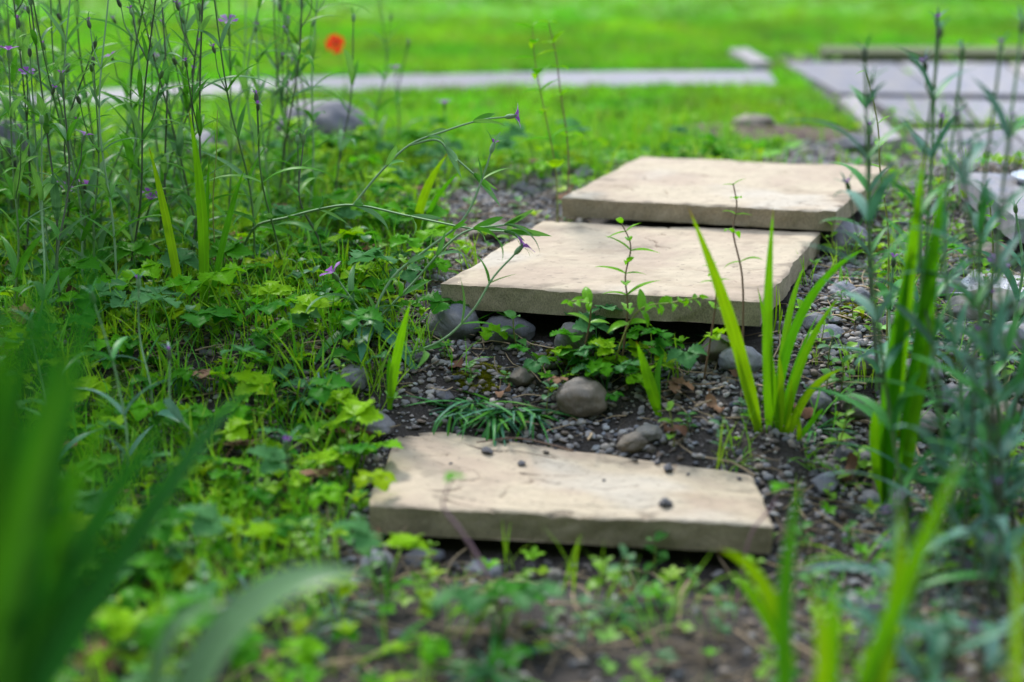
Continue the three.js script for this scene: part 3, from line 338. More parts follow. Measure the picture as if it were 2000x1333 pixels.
// ---------------------------------------------------------------- lawn grass and other uncountable growth
function tuftGeo(n, L, W, spread) {
  const gs = []; for (let i = 0; i < n; i++) { const g = leafGeo(L * R(0.6, 1), W * R(0.7, 1.1), { bend: R(0.2, 1.1), fold: 0.3, n: 3, prof: strapP }); g.rotateX(R(0, 0.35)); g.rotateY(R(0, 6.28)); g.translate(R(-spread, spread), 0, R(-spread, spread)); gs.push(g); }
  return mergeGeometries(gs);
}
const turfMat = leafMat([1, 1, 1], null, { t: 0.3, coat: 0.15, cr: 0.5 });
[0, 1].forEach((i) => scatter('grass', ['short bright green lawn grass', 'slightly darker short lawn grass mixed in'][i], 'grass', tuftGeo(9, 0.045, 0.0042, 0.02), turfMat, 17000, () => {
  const far = rnd() < 0.6, z = far ? -R(4.0, 7) : -R(5, 9.5), x = R(-0.52, 0.52) * -z + R(-0.3, 0.3); if (z > lawnEdge(x) - 0.02 || onPaver(x, z, 0.012)) return null;
  const worn = sm(1.1, 0.5, Math.hypot((x - 0.62) / 0.3, (z + 4.22) / 0.16) + 0.5 * fbm(x * 6, z * 6, 8.2, 2)); if (rnd() < worn * 0.8) return null;
  const s = R(0.7, 1.15), v = R(0.6, 1.2) * (0.95 + 0.55 * fbm(x * 1.6, z * 1.6, 5 + i, 3)), y = clamp(0.5 + fbm(x * 2.2, z * 2.2, 11, 2)); return { p: [x, (z < -4.4 ? 0.225 : ground(x, z)) + 0.003, z], rot: [0, R(0, 6.28), 0], s: [s, s * R(0.7, 1.1), s], c: rnd() < 0.06 ? [0.3 * v, 0.28 * v, 0.08] : [(0.14 + 0.13 * y) * v, (0.56 - 0.1 * i) * v, 0.012] };
}));
const leafy = (x, z) => { const d = -z; return clamp(sm(-0.12, -0.36, x) + 0.2 * sm(2.5, 2.6, d) * (1 - sm(2.7, 2.8, d)) * sm(0.4, 0.2, x) + 0.09 * (1 - sm(2.0, 2.15, d)) + 0.13 * sm(0.55, 0.75, x) + 0.6 * sm(3.5, 3.75, d) * (1 - sm(0.5, 0.66, x))); };
const wispGeo = tuftGeo(5, 0.07, 0.0022, 0.012), moteGeo = (() => { const gs = []; for (let i = 0; i < 4; i++) { const g = leafGeo(0.016, 0.009, { bend: 0.7, n: 3, prof: ovalP }); g.rotateX(0.7); g.rotateY(i * 1.57 + R(-0.3, 0.3)); g.translate(0, 0.012, 0); gs.push(g); } return mergeGeometries(gs); })();
scatter('fine_grass', 'wispy fine grass threading through the leafy bed', 'grass', wispGeo, leafMat([1, 1, 1], null, { t: 0.3, coat: 0.1 }), 3600, () => {
  const x = R(-1.3, 1.4), z = -R(1.6, 4.3); if (rnd() > leafy(x, z) * (z > -2.1 ? 0.3 : 0.8) + 0.03 || onSlab(x, z, 0.01) || onPaver(x, z) || onStone(x, z)) return null;
  const s = R(0.5, 1.9), y = rnd(); return { p: [x, ground(x, z), z], rot: [R(-0.4, 0.4), R(0, 6.28), R(-0.4, 0.4)], s: [s, s, s], c: [0.12 + 0.2 * y, 0.42 + 0.1 * y, 0.008 + 0.05 * rnd() ** 3] };
});
scatter('ground_cover', 'small creeping ground cover leaves over the soil', 'ground cover', moteGeo, leafMat([1, 1, 1], null, { t: 0.35, coat: 0.25 }), 4400, () => {
  const far = rnd() < 0.12, x = far ? R(0.92, 2.2) : R(-1.35, 1.4), z = far ? -R(3.4, 5.9) : -R(1.55, 4.4), c = fbm(x * 5, z * 5, 7.7, 2); if (rnd() > (far ? 0.6 : leafy(x, z)) * (0.55 + c) * (z > -2.1 ? 0.45 : 1) + 0.03 || onSlab(x, z, 0.006) || onPaver(x, z) || onStone(x, z)) return null;
  const s = R(0.5, 1.5), y = rnd(), b = rnd() < 0.25 ? 0.08 : 0.01; return { p: [x, ground(x, z) - 0.002, z], rot: [R(-0.4, 0.4), R(0, 6.28), R(-0.4, 0.4)], s: [s, s * R(0.7, 2), s], c: [0.12 + 0.22 * y, 0.42 + 0.1 * y, b] };
});
const mossSpots = [[0.33, -2.72, 0.06], [0.74, -2.6, 0.05], [0.66, -2.45, 0.05], [0.1, -2.6, 0.04], [0.9, -2.85, 0.06], [0.62, -2.75, 0.05], [0.8, -3.1, 0.06], [-0.05, -2.55, 0.05]];
const mossGeo = (() => { const gs = []; for (let i = 0; i < 5; i++) { const g = leafGeo(0.006, 0.0018, { bend: 0.5, n: 2 }); g.rotateX(0.5); g.rotateY(i * 1.26); gs.push(g); } return mergeGeometries(gs); })();
scatter('moss', 'low yellow green moss cushions on the soil', 'moss', mossGeo, leafMat([1, 1, 1], null, { t: 0.2, coat: 0 }), 5000, () => {
  const [cx, cz, r] = pick(mossSpots), a = R(0, 6.28), q = r * Math.sqrt(rnd()), x = cx + Math.cos(a) * q, z = cz + Math.sin(a) * q * 0.6; if (fbm(x * 30, z * 30, 1, 2) < -0.1 || onSlab(x, z)) return null;
  const s = R(0.7, 1.3); return { p: [x, ground(x, z), z], rot: [0, R(0, 6.28), 0], s: [s, s, s], c: [0.2 + 0.1 * rnd(), 0.26, 0.01] };
});
scatter('plant_litter', 'thin dry straw and rootlets strewn over the soil', 'litter', tube([V(-0.5, 0, 0), V(-0.2, 0.04, 0.03), V(0.2, 0, -0.04), V(0.5, 0.05, 0.02)], 0.012, 0.006, 6, 4), rough([1, 1, 1]), 2400, () => {
  const x = R(-1.0, 1.1), z = -R(1.6, 3.5); if (onSlab(x, z, 0.02) || onPaver(x, z)) return null;
  const s = R(0.03, 0.16), v = R(0.4, 1.5); return { p: [x, ground(x, z) + 0.003, z], rot: [R(-0.2, 0.2), R(0, 6.28), R(-0.25, 0.25)], s: [s, s, s], c: [0.26 * v, 0.19 * v, 0.11 * v] };
});

// ---------------------------------------------------------------- trifoliate bed plants (leaf = stalk + three toothed leaflets)
function trifoliate(k) {
  const L = R(0.026, 0.046), up = R(0.035, 0.075), out = R(0.02, 0.05), gs = [], end = V(0, up, out);
  gs.push(tube([V(0, 0, 0), V(0, up * 0.6, out * 0.25), end], 0.0011, 0.0008, 6, 4));
  const tilt = R(1.1, 1.6), cut = k % 3;
  for (const [a, s] of [[0, 1], [cut ? 1.0 : 1.35, 0.82], [cut ? -1.0 : -1.35, 0.82]]) {
    const g = leafGeo(L * s, L * s * (cut ? 0.82 : 0.95), { bend: R(0.3, 0.8), fold: R(0.15, 0.4), n: 12, prof: (t) => Math.max(0.03, Math.sin(Math.PI * t ** 0.75) ** 0.7 * (cut ? 1 - 0.5 * Math.exp(-(((t - 0.45) / 0.1) ** 2)) : 1)), teeth: 0.2, wave: 0.05, ph: R(0, 6), stalk: 0.003 });
    g.rotateZ(-a); g.rotateX(tilt); g.translate(end.x, end.y, end.z); gs.push(g);
  }
  return mergeGeometries(gs);
}
const triGeos = Array.from({ length: 12 }, (_, k) => trifoliate(k));
function herbProto() {
  const p = new THREE.Group(), n = 4 + Math.floor(rnd() * 4), a0 = R(0, 6);
  for (let i = 0; i < n; i++) { const o = part('leaf', pick(triGeos), rnd() < 0.05 ? M.dryLeaf[1] : pick(M.herb), p); o.rotation.set(R(-0.2, 0.25), a0 + i * 2.4 + R(-0.4, 0.4), R(-0.2, 0.2), 'YXZ'); o.scale.setScalar(R(0.75, 1.25)); }
  return p;
}
const herbs = Array.from({ length: 14 }, herbProto);
const spots = [];
const free = (x, z, r) => { if (spots.some(([a, b]) => (a - x) ** 2 + (b - z) ** 2 < r * r)) return false; spots.push([x, z]); return true; };
const zone = (x, z) => { const d = -z;
  if (d < 2.03 && x > -0.24 && x < 0.42) return 'on dark soil below the lowest slab';
  if (x < -0.24 && d < 2.05) return 'beneath the large dark blades';
  if (x < 0 && x > -0.42 && d < 2.55) return 'beside the lowest slab';
  if (x < -0.42 && d < 2.65) return 'in the thick of the leafy bed';
  if (x < 0.45 && x > -0.42 && d < 2.68) return 'between the lowest and middle slabs';
  if (x > 0.4 && d < 2.35) return 'among the bright blades below the bluish stems';
  if (x > 0.4 && d < 3.4) return 'in the gravel by the bluish stems';
  if (d > 3.5) return 'along the lawn edge near the boulders';
  if (x > -0.4 && d < 3.3) return 'beside the middle slab under the sprawling stems';
  return x > -0.4 ? 'beside the topmost slab' : 'at the feet of the tall corncockles'; };
function plantAt(proto, x, z, s, name, label, category, group) {
  const o = proto.clone(); o.position.set(x, ground(x, z) - 0.002, z); o.rotation.y = R(0, 6.28); o.scale.setScalar(s); return top(o, name, label, category, group);
}
[[-0.085, -2.66, 1.0, 'bright trifoliate leaf plant before the cobble under the middle slab'], [0.14, -2.66, 0.9, 'trifoliate leaf plant at the foot of the leafy weed before the middle slab'], [0.3, -2.52, 1.0, 'bright trifoliate plant between the brown cobble and the bright grass clump'], [0.14, -2.56, 1.0, 'sprawling trifoliate plant behind the egg shaped cobble'], [-0.17, -1.93, 1.1, 'bright trifoliate plant on dark soil below the lowest slab corner'], [-0.015, -1.8, 1.1, 'bright trifoliate plant standing alone in dark soil beneath the pink stalk'], [-0.25, -2.3, 1.1, 'broad yellow green trifoliate plant against the side of the lowest slab']].forEach(([x, z, s, l]) => { spots.push([x, z]); plantAt(pick(herbs), x, z, s, 'strawberry_plant', l, 'plant', 'trifoliate plants in the bed'); });
for (const [x, z, s] of [[0.09, -2.52, 0.8], [0.16, -2.5, 0.75], [0.2, -2.53, 0.9], [0.23, -2.5, 0.7], [0.12, -2.57, 0.8], [0.18, -2.58, 0.7], [0.05, -2.55, 0.7], [0.26, -2.55, 0.8]]) { spots.push([x, z]); plantAt(pick(herbs), x, z, s, 'strawberry_plant', 'creeping trifoliate plant in the patch between the egg shaped cobble and the middle slab', 'plant', 'creeping patch behind the egg shaped cobble'); }
{
  let n = 0;
  for (let k = 0; k < 9000 && n < 262; k++) {
    const x = R(-1.2, 0.9), z = -R(1.66, 3.95); if (rnd() > leafy(x, z) * (x > -0.16 ? 0.22 : z > -2.15 ? 0.55 : 1) || (x > -0.26 && x < 0.45 && z > -2.12 && z < -1.86) || onSlab(x, z, 0.035) || onPaver(x, z, 0.03) || onStone(x, z) || Math.abs(x) > 0.36 * -z || !free(x, z, 0.056)) continue;
    const big = rnd() ** 1.7, w = zone(x, z), k2 = big > 0.5 ? 'large' : 'small'; plantAt(pick(herbs), x, z, 0.6 + 0.75 * big, 'strawberry_plant', `${k2} yellow green plant with toothed trifoliate leaves ${w}`, 'plant', `${k2} trifoliate plants ${w}`); n++;
  }
}
// ---------------------------------------------------------------- seedlings, grass tufts
const ovate = [0, 1, 2, 3].map((k) => leafGeo(0.024, 0.011 + 0.002 * k, { bend: 0.6 + 0.15 * k, fold: 0.3, n: 6, prof: ovalP, wave: 0.04 }));
function seedlingProto() {
  const p = new THREE.Group(), h = R(0.02, 0.055), lean = V(R(-0.01, 0.01), h, R(-0.01, 0.01)), m = pick(M.seedling);
  part('stem', tube([V(0, 0, 0), lean.clone().multiplyScalar(0.5).add(V(0.002, 0, 0)), lean], 0.0011, 0.0008, 5, 5), M.herbStem, p);
  const a0 = R(0, 3);
  for (let i = 0; i < 3; i++) for (const s of [0, Math.PI]) { const a = a0 + i * 1.57 + s, o = part('leaf', pick(ovate), m, p), O = V(Math.cos(a), 0, Math.sin(a)); setFrame(o, lean.clone().multiplyScalar(0.35 + 0.32 * i), V(0, R(0.3, 0.8) + 0.25 * i, 0).add(O), O.clone().add(V(0, -0.5, 0)), R(0.7, 1.2) * (1 - 0.12 * i)); }
  return p;
}
const seedlings = Array.from({ length: 10 }, seedlingProto);
{
  let n = 0;
  for (let k = 0; k < 6000 && n < 250; k++) {
    const x = R(-1.0, 1.0), z = -R(1.68, 3.4), w = -z < 2.08 ? (x > -0.25 ? 0.16 : 0.3) : x > 0.5 ? 0.35 : x < -0.2 ? 0.5 : 0.15; if (rnd() > w || onSlab(x, z, 0.02) || onPaver(x, z, 0.02) || onStone(x, z) || Math.abs(x) > 0.36 * -z || !free(x, z, 0.035)) continue;
    plantAt(pick(seedlings), x, z, R(0.7, 1.5), 'weed_seedling', `small seedling with paired oval leaves ${zone(x, z)}`, 'seedling', `weed seedlings ${zone(x, z)}`); n++;
  }
}
const thin = [0, 1, 2, 3].map((k) => leafGeo(0.09, 0.0042, { bend: 0.5 + 0.45 * k, fold: 0.4, n: 8, prof: strapP }));
function tuftProto(mats, n, flat) {
  const p = new THREE.Group();
  for (let i = 0; i < n; i++) { const a = R(0, 6.28), o = part('blade', pick(thin), pick(mats), p), O = V(Math.cos(a), 0, Math.sin(a)); setFrame(o, V(R(-0.006, 0.006), 0, R(-0.006, 0.006)), V(0, R(0.5, 1.6) * flat, 0).add(O), O.clone().add(V(0, -0.4, 0)), R(0.55, 1.1)); }
  return p;
}
const tufts = [tuftProto(M.blade, 14, 1), tuftProto(M.blade, 18, 0.7), tuftProto(M.glauc, 16, 0.6), tuftProto(M.glauc, 12, 1.2), tuftProto(M.herb, 14, 0.9), tuftProto([M.glauc[0], M.glauc[1], M.cockle[1]], 44, 0.45)];
[[0.365, -2.66, 0.55, 3, 'small silvery rosette of narrow leaves before the middle slab edge'], [-0.03, -2.47, 1.35, 5, 'bluish green grass tuft sprawling onto the back of the lowest slab'], [0.04, -2.47, 1.25, 5, 'bluish grass tuft beside the egg shaped cobble'], [-0.06, -2.5, 1.5, 5, 'thick bluish grass tuft spilling towards the lowest slab'], [0.0, -2.485, 1.55, 5, 'dense bluish grass tuft between two others behind the lowest slab'], [-0.1, -2.49, 1.1, 5, 'wiry bluish grass tuft in gravel behind the lowest slab'], [0.71, -2.88, 0.7, 4, 'yellow green grass tuft in gravel beside the middle slab'], [0.66, -2.95, 0.7, 4, 'yellow green grass tuft close to the domed cobble'], [0.78, -2.98, 0.8, 0, 'fresh green grass tuft behind the tall bluish stems'], [0.47, -2.32, 0.75, 1, 'short green grass tuft at the base of the bright grass clump'], [0.36, -2.3, 0.6, 0, 'short grass tuft at the gravelly corner of the lowest slab'], [0.53, -2.28, 0.8, 0, 'short green grass tuft among two grey pebbles'], [0.13, -1.86, 0.9, 4, 'yellow green splayed grass tuft in dark soil below the lowest slab'], [-0.01, -2.74, 0.9, 3, 'wiry grass tuft between the cobbles under the middle slab'], [0.03, -2.64, 0.4, 4, 'tiny bright grass sprout before the middle slab']].forEach(([x, z, s, k, l]) => plantAt(tufts[k], x, z, s, 'grass_tuft', l, 'grass tuft', 'grass tufts around the slabs'));
{ let n = 0; for (let k = 0; k < 3000 && n < 95; k++) { const x = R(-1.05, 1.05), z = -R(1.7, 3.8); if (rnd() > leafy(x, z) * 0.8 + 0.1 || onSlab(x, z, 0.04) || onPaver(x, z, 0.03) || onStone(x, z) || !free(x, z, 0.04)) continue; plantAt(pick(tufts), x, z, R(0.6, 1.4), 'grass_tuft', `loose tuft of thin arching grass blades ${zone(x, z)}`, 'grass tuft', `grass tufts ${zone(x, z)}`); n++; } }

// ---------------------------------------------------------------- broad bladed clumps
const vec = (a) => V(a[0], a[1], a[2]);
function clump(key, mats, label, group, face) {
  const list = LAY.clumps[key], o = new THREE.Group(), b0 = vec(list[0][0]); o.position.copy(b0); 
  for (const [a, b, c, w] of list) part('blade', strap(vec(a).sub(b0), vec(b).sub(b0), vec(c).sub(b0), w, face ?? V(R(-0.7, 0.7), R(-0.2, 0.2), 1).normalize(), 16, R(0.12, 0.3)), pick(mats), o);
  const y0 = ground(b0.x, b0.z);
  if (b0.y > y0 + 0.02) for (const [a, b, c, w] of list) { // sheathing foot down to the soil
    const p = vec(a), f = V(p.x + (b0.x - p.x) * 0.7, ground(p.x, p.z) - 0.01, p.z); part('sheath', tube([f.clone().sub(b0), f.clone().lerp(p, 0.5).sub(b0), p.clone().sub(b0).addScaledVector(vec(b).sub(p), 0.02)], w * 0.2, w * 0.2, 6, 7), mats[0], o);
  }
  return top(o, 'grass_clump', label, 'grass', group);
}
const GB = 'broad bladed grass clumps';
clump('iris', M.blade, 'bright green broad bladed clump before the middle slab', GB);
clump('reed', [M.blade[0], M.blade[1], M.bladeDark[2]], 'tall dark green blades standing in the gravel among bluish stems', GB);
clump('mid', M.blade, 'tall narrow green blades rising among the strawberry leaves', GB);
clump('slim', M.blade, 'pair of green blades behind the sprawling flower stems', GB);
clump('slimb', M.blade, 'single upright green blade beside the drooping blue green leaves', GB);
clump('slimc', M.blade, 'short broad blade between egg shaped cobble and bright clump', GB);
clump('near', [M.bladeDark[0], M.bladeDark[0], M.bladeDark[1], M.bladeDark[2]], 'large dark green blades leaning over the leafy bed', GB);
clump('arch', [M.waxy], 'broad pale blade arching over the dark soil', GB, V(-0.35, 1, 0.45).normalize());
clump('bright', M.blade, 'bright green blades fanning out of the soil below the bluish stems', GB);

// ---------------------------------------------------------------- corncockles
const lance = [0, 1, 2, 3, 4].map((k) => leafGeo(0.092 + 0.013 * k, 0.0132 + 0.0009 * k, { bend: 0.25 + 0.25 * k, fold: 0.35, n: 9, wave: 0.03 }));
const sepalG = [leafGeo(0.026, 0.0034, { bend: 0.5, n: 5 }), leafGeo(0.03, 0.003, { bend: 0.9, n: 5 })], petalG = leafGeo(0.021, 0.017, { bend: 0.7, fold: 0.1, n: 6, prof: petalP });
const calyxG = new THREE.LatheGeometry([[0.0012, 0], [0.0036, 0.004], [0.0043, 0.009], [0.0034, 0.015], [0.0026, 0.0175], [0.0001, 0.018]].map(([x, y]) => new THREE.Vector2(x, y)), 10);
function flower(parent, p, dir, kind, s, mats) {
  const c = part('calyx', calyxG, pick(M.cockleStem), parent), side = Math.abs(dir.y) > 0.95 ? V(1, 0, 0) : V(0, 1, 0);
  setFrame(c, p, dir, side.clone().cross(dir).normalize(), s);
  const a0 = R(0, 6);
  for (let i = 0; i < 5; i++) { const a = a0 + i * 1.2566, O = V(Math.cos(a), 0, Math.sin(a)), o = part('sepal', pick(sepalG), pick(mats), c); setFrame(o, V(0, 0.016, 0).addScaledVector(O, 0.0024), V(0, kind === 'open' ? 0.5 : 1.5, 0).add(O), O.clone().add(V(0, -0.5, 0)), R(0.8, 1.2)); }
  if (kind === 'open') for (let i = 0; i < 5; i++) { const a = a0 + 0.6 + i * 1.2566, O = V(Math.cos(a), 0, Math.sin(a)), o = part('petal', petalG, i % 3 ? M.petal : M.petalPale, c); setFrame(o, V(0, 0.016, 0).addScaledVector(O, 0.0012), V(0, 1.0, 0).add(O), O.clone().add(V(0, -0.3, 0)), 1); }
  else if (rnd() < 0.45) { for (let i = 0; i < 3; i++) { const a = i * 2.1, O = V(Math.cos(a), 0, Math.sin(a)), o = part('petal', petalG, M.petal, c); setFrame(o, V(0, 0.014, 0), V(0, 4, 0).add(O), O.clone(), 0.5); } }
}
function leafPair(parent, p, T, az, mats, s, spread = R(0.45, 1.1)) {
  const e1 = V(Math.cos(az), 0, Math.sin(az)); e1.addScaledVector(T, -e1.dot(T)).normalize();
  for (const k of [1, -1]) { const O = e1.clone().multiplyScalar(k), o = part('leaf', pick(lance), pick(mats), parent); setFrame(o, p, T.clone().addScaledVector(O, spread * R(0.75, 1.25)), O.clone().addScaledVector(V(0, -1, 0), 0.45), s * R(0.75, 1.15)); }
}
function cockle([bx, bz, tx, ty, tz, kind, side], label, group) {
  const o = new THREE.Group(), y0 = ground(bx, bz), mats = side !== 'L' ? M.glauc : M.cockle, sm_ = pick(M.cockleStem);
  o.position.set(bx, y0 - 0.004, bz);
  const e = V(tx - bx, ty - y0, tz - bz), H = e.length(), j = (k) => V(R(-1, 1), 0, R(-1, 1)).multiplyScalar(0.02 * k), g = tube([V(0, 0, 0), e.clone().multiplyScalar(0.3).add(j(1.2)), e.clone().multiplyScalar(0.62).add(j(1.2)), e], side === 'R' ? 0.0034 : 0.0023, side === 'R' ? 0.002 : 0.0014, 22, 6);
  part('stem', g, sm_, o); const cv = g.userData.curve; let az = R(0, 3);
  flower(o, e, cv.getTangent(1), kind, R(0.9, 1.15), mats);
  for (let h = R(0.05, 0.12); h < H - 0.05; h += R(0.06, 0.1)) {
    const t = h / H, p = cv.getPoint(t), T = cv.getTangent(t); az += 1.57 + R(-0.3, 0.3);
    leafPair(o, p, T, az, mats, (1.1 - 0.35 * t) * R(0.8, 1.1) * (side === 'R' ? 1.25 : 1));
    if (t > 0.5 && rnd() < 0.4) {
      const L = R(0.1, 0.22) * (1.25 - t), a = az + R(-0.5, 0.5), d = V(Math.cos(a) * 0.4, 1, Math.sin(a) * 0.4).normalize(), q = p.clone().addScaledVector(d, L);
      part('branch', tube([p, p.clone().addScaledVector(d, L * 0.5).add(V(Math.cos(a) * 0.008, 0, Math.sin(a) * 0.008)), q], 0.0013, 0.001, 8, 5), sm_, o);
      flower(o, q, d, rnd() < 0.15 ? 'open' : 'bud', R(0.75, 1), mats);
      if (L > 0.1) leafPair(o, p.clone().lerp(q, 0.5), d, az + 1, mats, 0.55);
    }
  }
  return top(o, 'corncockle_plant', label, 'flower', group);
}
LAY.cockles.forEach((c) => c[6] === 'F' ? cockle(c, 'short silvery corncockle leaning over the strawberry leaves', 'short silvery corncockles') : cockle(c, c[6] === 'R' ? 'tall bluish green corncockle with slim buds growing out of the gravel' : c[5] === 'open' ? 'tall slender corncockle with an open purple flower in the leafy bed' : 'tall slender corncockle with closed buds in the leafy bed', c[6] === 'R' ? 'bluish corncockles in the gravel' : c[5] === 'open' ? 'flowering corncockles in the leafy bed' : 'budding corncockles in the leafy bed'));
for (let k = 0; k < 32; k++) { const d = R(2.75, 3.7), x = (-0.33 + 0.2 * rnd() ** 1.5) * d, y = ground(x, -d) + R(0.35, 0.75); cockle([x, -d, x + R(-0.16, 0.16), y, -d + R(-0.1, 0.1), 'bud', 'L'], 'tall slender corncockle with closed buds in the leafy bed', 'budding corncockles in the leafy bed'); }
for (let k = 0; k < 20; k++) { const d = k < 12 ? R(1.55, 1.95) : R(1.95, 2.6), x = (0.24 + 0.11 * rnd()) * d, y = ground(x, -d) + R(0.12, 0.34); cockle([x, -d, x + R(-0.06, 0.06), y, -d + R(-0.06, 0.06), 'bud', 'R'], 'short bluish green corncockle shoot in the gravel', 'short bluish shoots in the gravel'); }
function sprawl(S, label, drop) {
  const o = new THREE.Group(), b = V(S.base[0], ground(...S.base), S.base[1]); o.position.copy(b);
  S.stems.forEach((pts, i) => {
    const ps = pts.map((p) => vec(p).sub(b)); if (i === 0) ps.unshift(V(0, -0.005, 0));
    const g = tube(ps, i ? 0.0024 : 0.003, 0.0017, 30, 6), cv = g.userData.curve, L = cv.getLength(); part('stem', g, M.cockleStem[2], o);
    const n = Math.max(2, Math.round(L / 0.09)); for (let k = 1; k < n; k++) leafPair(o, cv.getPoint(k / n), cv.getTangent(k / n), R(0, 6), M.cockle, R(0.6, 0.85), R(0.5, 0.9));
    const T = cv.getTangent(1), E = ps[ps.length - 1];
    if (S.ends[i] === 'none') { leafPair(o, E, T, R(0, 6), M.cockle, 0.8, 0.35); leafPair(o, E, T, R(0, 6), M.cockle, 0.5, 0.2); } else flower(o, E, T, S.ends[i], 1.15, M.cockle);
  });
  if (drop) for (let k = 0; k < 8; k++) { const a = k * 0.8, O = V(Math.cos(a), 0, Math.sin(a)), l = part('leaf', lance[3 + k % 2], pick(M.glauc), o); setFrame(l, vec(S.stems[0][1]).sub(b), V(0, R(-0.5, 0.5), 0).add(O), O.clone().add(V(0, -1.4, 0)), R(1.0, 1.3)); l.scale.x *= 1.7; }
  return top(o, 'corncockle_plant', label, 'flower');
}
sprawl(LAY.sprawlA, 'sprawling corncockle with drooping blue green leaves and a purple flower over the middle slab', true);
sprawl(LAY.sprawlB, 'corncockle with long stems lying sideways and one purple flower above the beds', false);

// ---------------------------------------------------------------- upright weeds
const wedge = [0, 1, 2].map((k) => leafGeo(1, 0.36, { bend: 0.5 + 0.25 * k, fold: 0.3, n: 7, wave: 0.02 }));
LAY.weeds.forEach(([pts, n, L, W, label], i) => {
  const o = new THREE.Group(), p0 = vec(pts[0]), b = V(p0.x, ground(p0.x, p0.z), p0.z); o.position.copy(b);
  const ps = [V(0, -0.004, 0), ...pts.slice(1).map((p) => vec(p).sub(b))], g = tube(ps, 0.002, 0.0011, 24, 5), cv = g.userData.curve; part('stem', g, i % 2 ? M.herbStem : M.redStem, o);
  const mats = i === 3 ? [M.herb[0], M.herb[3]] : [M.herb[1], M.blade[0]];
  for (let k = 1; k <= n; k++) { const t = 0.15 + 0.83 * k / n, az = k * 1.57 + i, T = cv.getTangent(t), e = V(Math.cos(az), 0, Math.sin(az)); e.addScaledVector(T, -e.dot(T)).normalize();
    for (const s of [1, -1]) { if (i === 5 && s < 0) continue; const O = e.clone().multiplyScalar(s), l = part('leaf', pick(wedge), pick(mats), o), z0 = L * R(0.7, 1.2) * (1.1 - 0.5 * t); let z = z0; z *= 1.5; setFrame(l, cv.getPoint(t), T.clone().multiplyScalar(R(0.3, 0.9)).add(O), O.clone().add(V(0, -0.5, 0)), z); l.scale.x = z * W / L / 0.36; } }
  top(o, 'weed_plant', label, 'weed', i < 3 || i === 8 ? 'weeds before the middle slab' : undefined);
});
{ // feathery seed head
  const o = new THREE.Group(), ps = LAY.feather.map(vec), b = V(ps[0].x, ground(ps[0].x, ps[0].z), ps[0].z); o.position.copy(b);
  const g = tube([V(0, 0, 0), ...ps.map((p) => p.sub(b))], 0.0015, 0.0007, 16, 5), cv = g.userData.curve; part('stem', g, M.herbStem, o);
  for (let k = 0; k < 26; k++) { const t = R(0.55, 1), a = R(0, 6.28), O = V(Math.cos(a), R(-0.1, 0.5), Math.sin(a)), l = part('frond', thin[3], M.herb[1], o); setFrame(l, cv.getPoint(t), O, O.clone().add(V(0, -1, 0)), R(0.18, 0.36)); }
  top(o, 'feathery_herb', 'feathery pale green herb standing between the tall stems', 'herb');
}
// ---------------------------------------------------------------- poppy
{
  const P = vec(LAY.poppy), o = new THREE.Group(), b = V(P.x + 0.02, ground(P.x, P.z), P.z); o.position.copy(b); const h = P.clone().sub(b);
  part('stem', tube([V(0, 0, 0), h.clone().multiplyScalar(0.5).add(V(0.015, 0, 0)), h], 0.0016, 0.0012, 12, 5), M.herbStem, o);
  const pg = leafGeo(0.036, 0.048, { bend: 0.5, fold: 0.15, n: 8, prof: petalP, wave: 0.06 });
  for (let i = 0; i < 4; i++) { const a = i * 1.57 + 0.3, O = V(Math.cos(a), 0, Math.sin(a)), l = part('petal', pg, M.poppy, o); setFrame(l, h.clone(), V(0, 0.15, 0.6).add(V(Math.cos(a), Math.sin(a), 0)), V(Math.cos(a), Math.sin(a), -0.2), 0.74); }
  const c = part('seed_head', new THREE.SphereGeometry(0.006, 12, 8), M.cockleStem[1], o); c.position.copy(h).add(V(0, 0.006, 0)); c.scale.y = 1.3;
  for (let i = 0; i < 6; i++) { const a = i, O = V(Math.cos(a), 0, Math.sin(a)), l = part('leaf', lance[i % 5], M.cockle[1], o); setFrame(l, h.clone().multiplyScalar(0.05 + 0.05 * i), V(0, 0.8, 0).add(O), O, 0.8); }
  top(o, 'poppy_flower', 'single red poppy blooming at the edge of the lawn', 'flower');
}
// ---------------------------------------------------------------- stalks, dry leaves, twigs
LAY.stalk.forEach((pts, i) => {
  const o = new THREE.Group(), p0 = vec(pts[0]), b = V(p0.x, ground(p0.x, p0.z), p0.z); o.position.copy(b);
  const ps = [V(0, -0.004, 0), ...pts.slice(1).map((p) => vec(p).sub(b))]; part('stalk', tube(ps, i ? 0.0018 : 0.0036, 0.0011, 20, 7), M.pink, o);
  for (const a of [0, 2.1, 4.2]) { const O = V(Math.cos(a), 0.15, Math.sin(a)), l = part('leaf', wedge[0], M.herb[3], o); setFrame(l, ps[ps.length - 1], O, V(0, -1, 0).add(O), 0.019); l.scale.x = 0.036; }
  top(o, 'leaf_stalk', ['thick pinkish stalk leaning before the lowest slab with a small yellow green leaf', 'thin pinkish stalk leaning on the corner of the lowest slab'][i], 'stalk');
});
const dryG = [0, 1, 2].map((k) => leafGeo(1, 0.5, { bend: 0.9 + 0.6 * k, fold: 0.55, n: 14, prof: lanceP, wave: 0.2, teeth: 0.1, ph: k * 2 }));
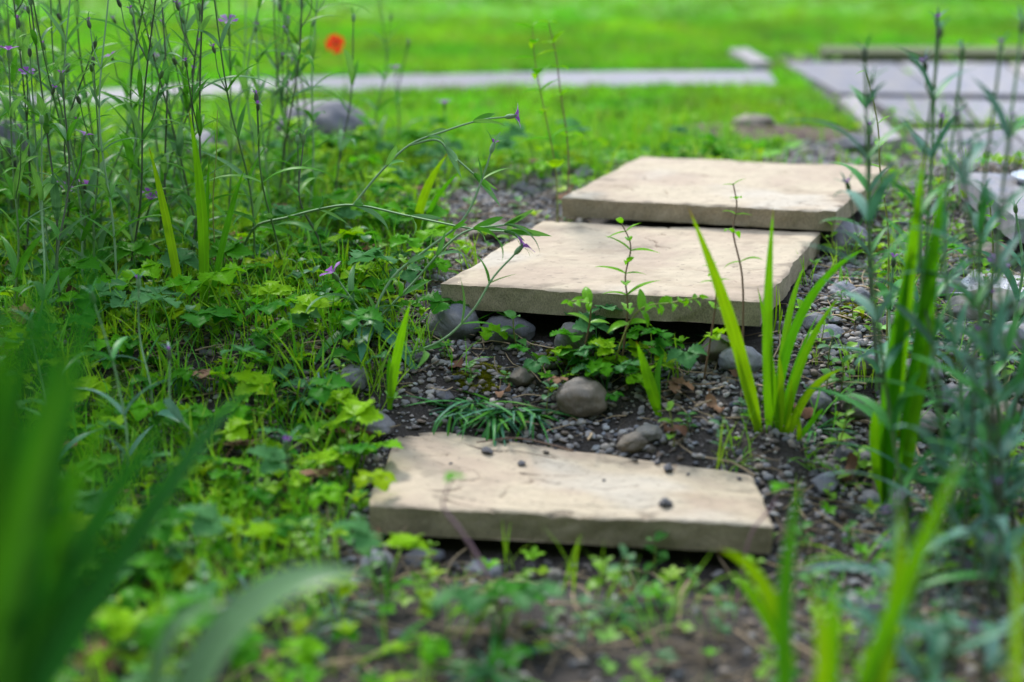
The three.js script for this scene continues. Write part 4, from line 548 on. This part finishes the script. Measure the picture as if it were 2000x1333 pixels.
const dryL = ['curled reddish brown dead leaf at the gravelly corner of the lowest slab', 'small pale brown dead leaf behind the bluish grass tuft', 'brown dead leaf beside the base of the bright clump', 'brown dead leaf in gravel behind the bright clump', 'dead leaf on soil beside the front corner of the lowest slab', 'orange brown dead leaf deep among the tall stems', 'reddish dead leaf among seedlings below the lowest slab', 'tan dead leaf under the sprawling stems', 'brown dead leaf in short grass near the two grey pebbles', 'tan dead leaf on soil before the middle slab', 'orange dead leaf beside the topmost slab', 'tan dead leaf among the strawberry leaves', 'brown dead leaf beneath the large dark blades', 'brown dead leaf behind the lowest slab corner'];
LAY.dry.forEach(([x, z, s], i) => { const o = solid(dryG[i % 3], M.dryLeaf[i % 3]); o.scale.setScalar(s); o.rotation.set(-1.75, R(0, 6.28), R(-0.3, 0.3), 'YXZ'); o.position.set(x, ground(x, z) + 0.3 * s + 0.004, z); top(o, 'dead_leaf', dryL[i], 'leaf'); });
LAY.twigs.forEach((pts, i) => { const p0 = vec(pts[0]), b = V(p0.x, 0, p0.z), g = tube(pts.map((p) => { const v = vec(p); v.y = Math.max(ground(v.x, v.z) + 0.003, Math.min(v.y, ground(v.x, v.z) + 0.02)); return v.sub(b); }), 0.0018, 0.0011, 24, 6), o = solid(g, M.twig); o.position.copy(b); top(o, 'dry_twig', ['long thin brown twig lying below the cobbles of the middle slab', 'straight brown twig on soil before the middle slab', 'thin brown twig across the back of the lowest slab', 'pale twig behind the sprawling stems', 'bent twig among strawberry leaves'][i], 'twig'); });
// ---------------------------------------------------------------- shrub beyond the lawn, dark screen added unseen behind the viewer to block low sky
{
  const o = new THREE.Group(); o.position.set(2.7, 0.225, -8.9); const gs = [];
  for (let i = 0; i < 2600; i++) { const a = R(0, 6.28), u = R(-1, 1), r = 0.55 + 0.45 * rnd(), q = Math.sqrt(1 - u * u), g = leafGeo(0.07, 0.035, { bend: 0.5, n: 2, prof: ovalP }); g.rotateX(R(0, 3)); g.rotateY(R(0, 6)); g.translate(Math.cos(a) * q * 1.3 * r, 0.62 + u * 0.62 * r, Math.sin(a) * q * 0.7 * r); gs.push(g); }
  part('crown', mergeGeometries(gs), leafMat([0.03, 0.07, 0.02], null, { t: 0.2, coat: 0.2 }), o);
  part('trunk', tube([V(0, -0.02, 0), V(0.03, 0.3, 0), V(0, 0.8, 0.05)], 0.04, 0.02, 8, 8), M.twig, o);
  top(o, 'dark_shrub', 'dark leafy shrub at the far edge of the lawn', 'shrub');
}
{
  const g = new THREE.BoxGeometry(12, 4.8, 1, 100, 44, 10), p = g.attributes.position;
  for (let i = 0; i < p.count; i++) { const x = p.getX(i), y = p.getY(i), z = p.getZ(i); p.setXYZ(i, x + 0.08 * fbm(x * 3, y * 3, z * 3 + 4, 3), y + 0.06 * fbm(x * 3 + 7, y * 3, z * 3, 3), z + 0.12 * fbm(x * 3, y * 3 + 5, z * 3, 3)); }
  g.computeVertexNormals(); const h = solid(g, rough([0.035, 0.07, 0.02])); h.position.set(0, 2.35, 1.6);
  top(h, 'shade_screen', 'tall dark green screen added out of view to shade the slab fronts', 'shade_screen');
}
scene.traverse((o) => { if (o.isMesh) o.castShadow = o.receiveShadow = true; });
renderer.render(scene, camera);
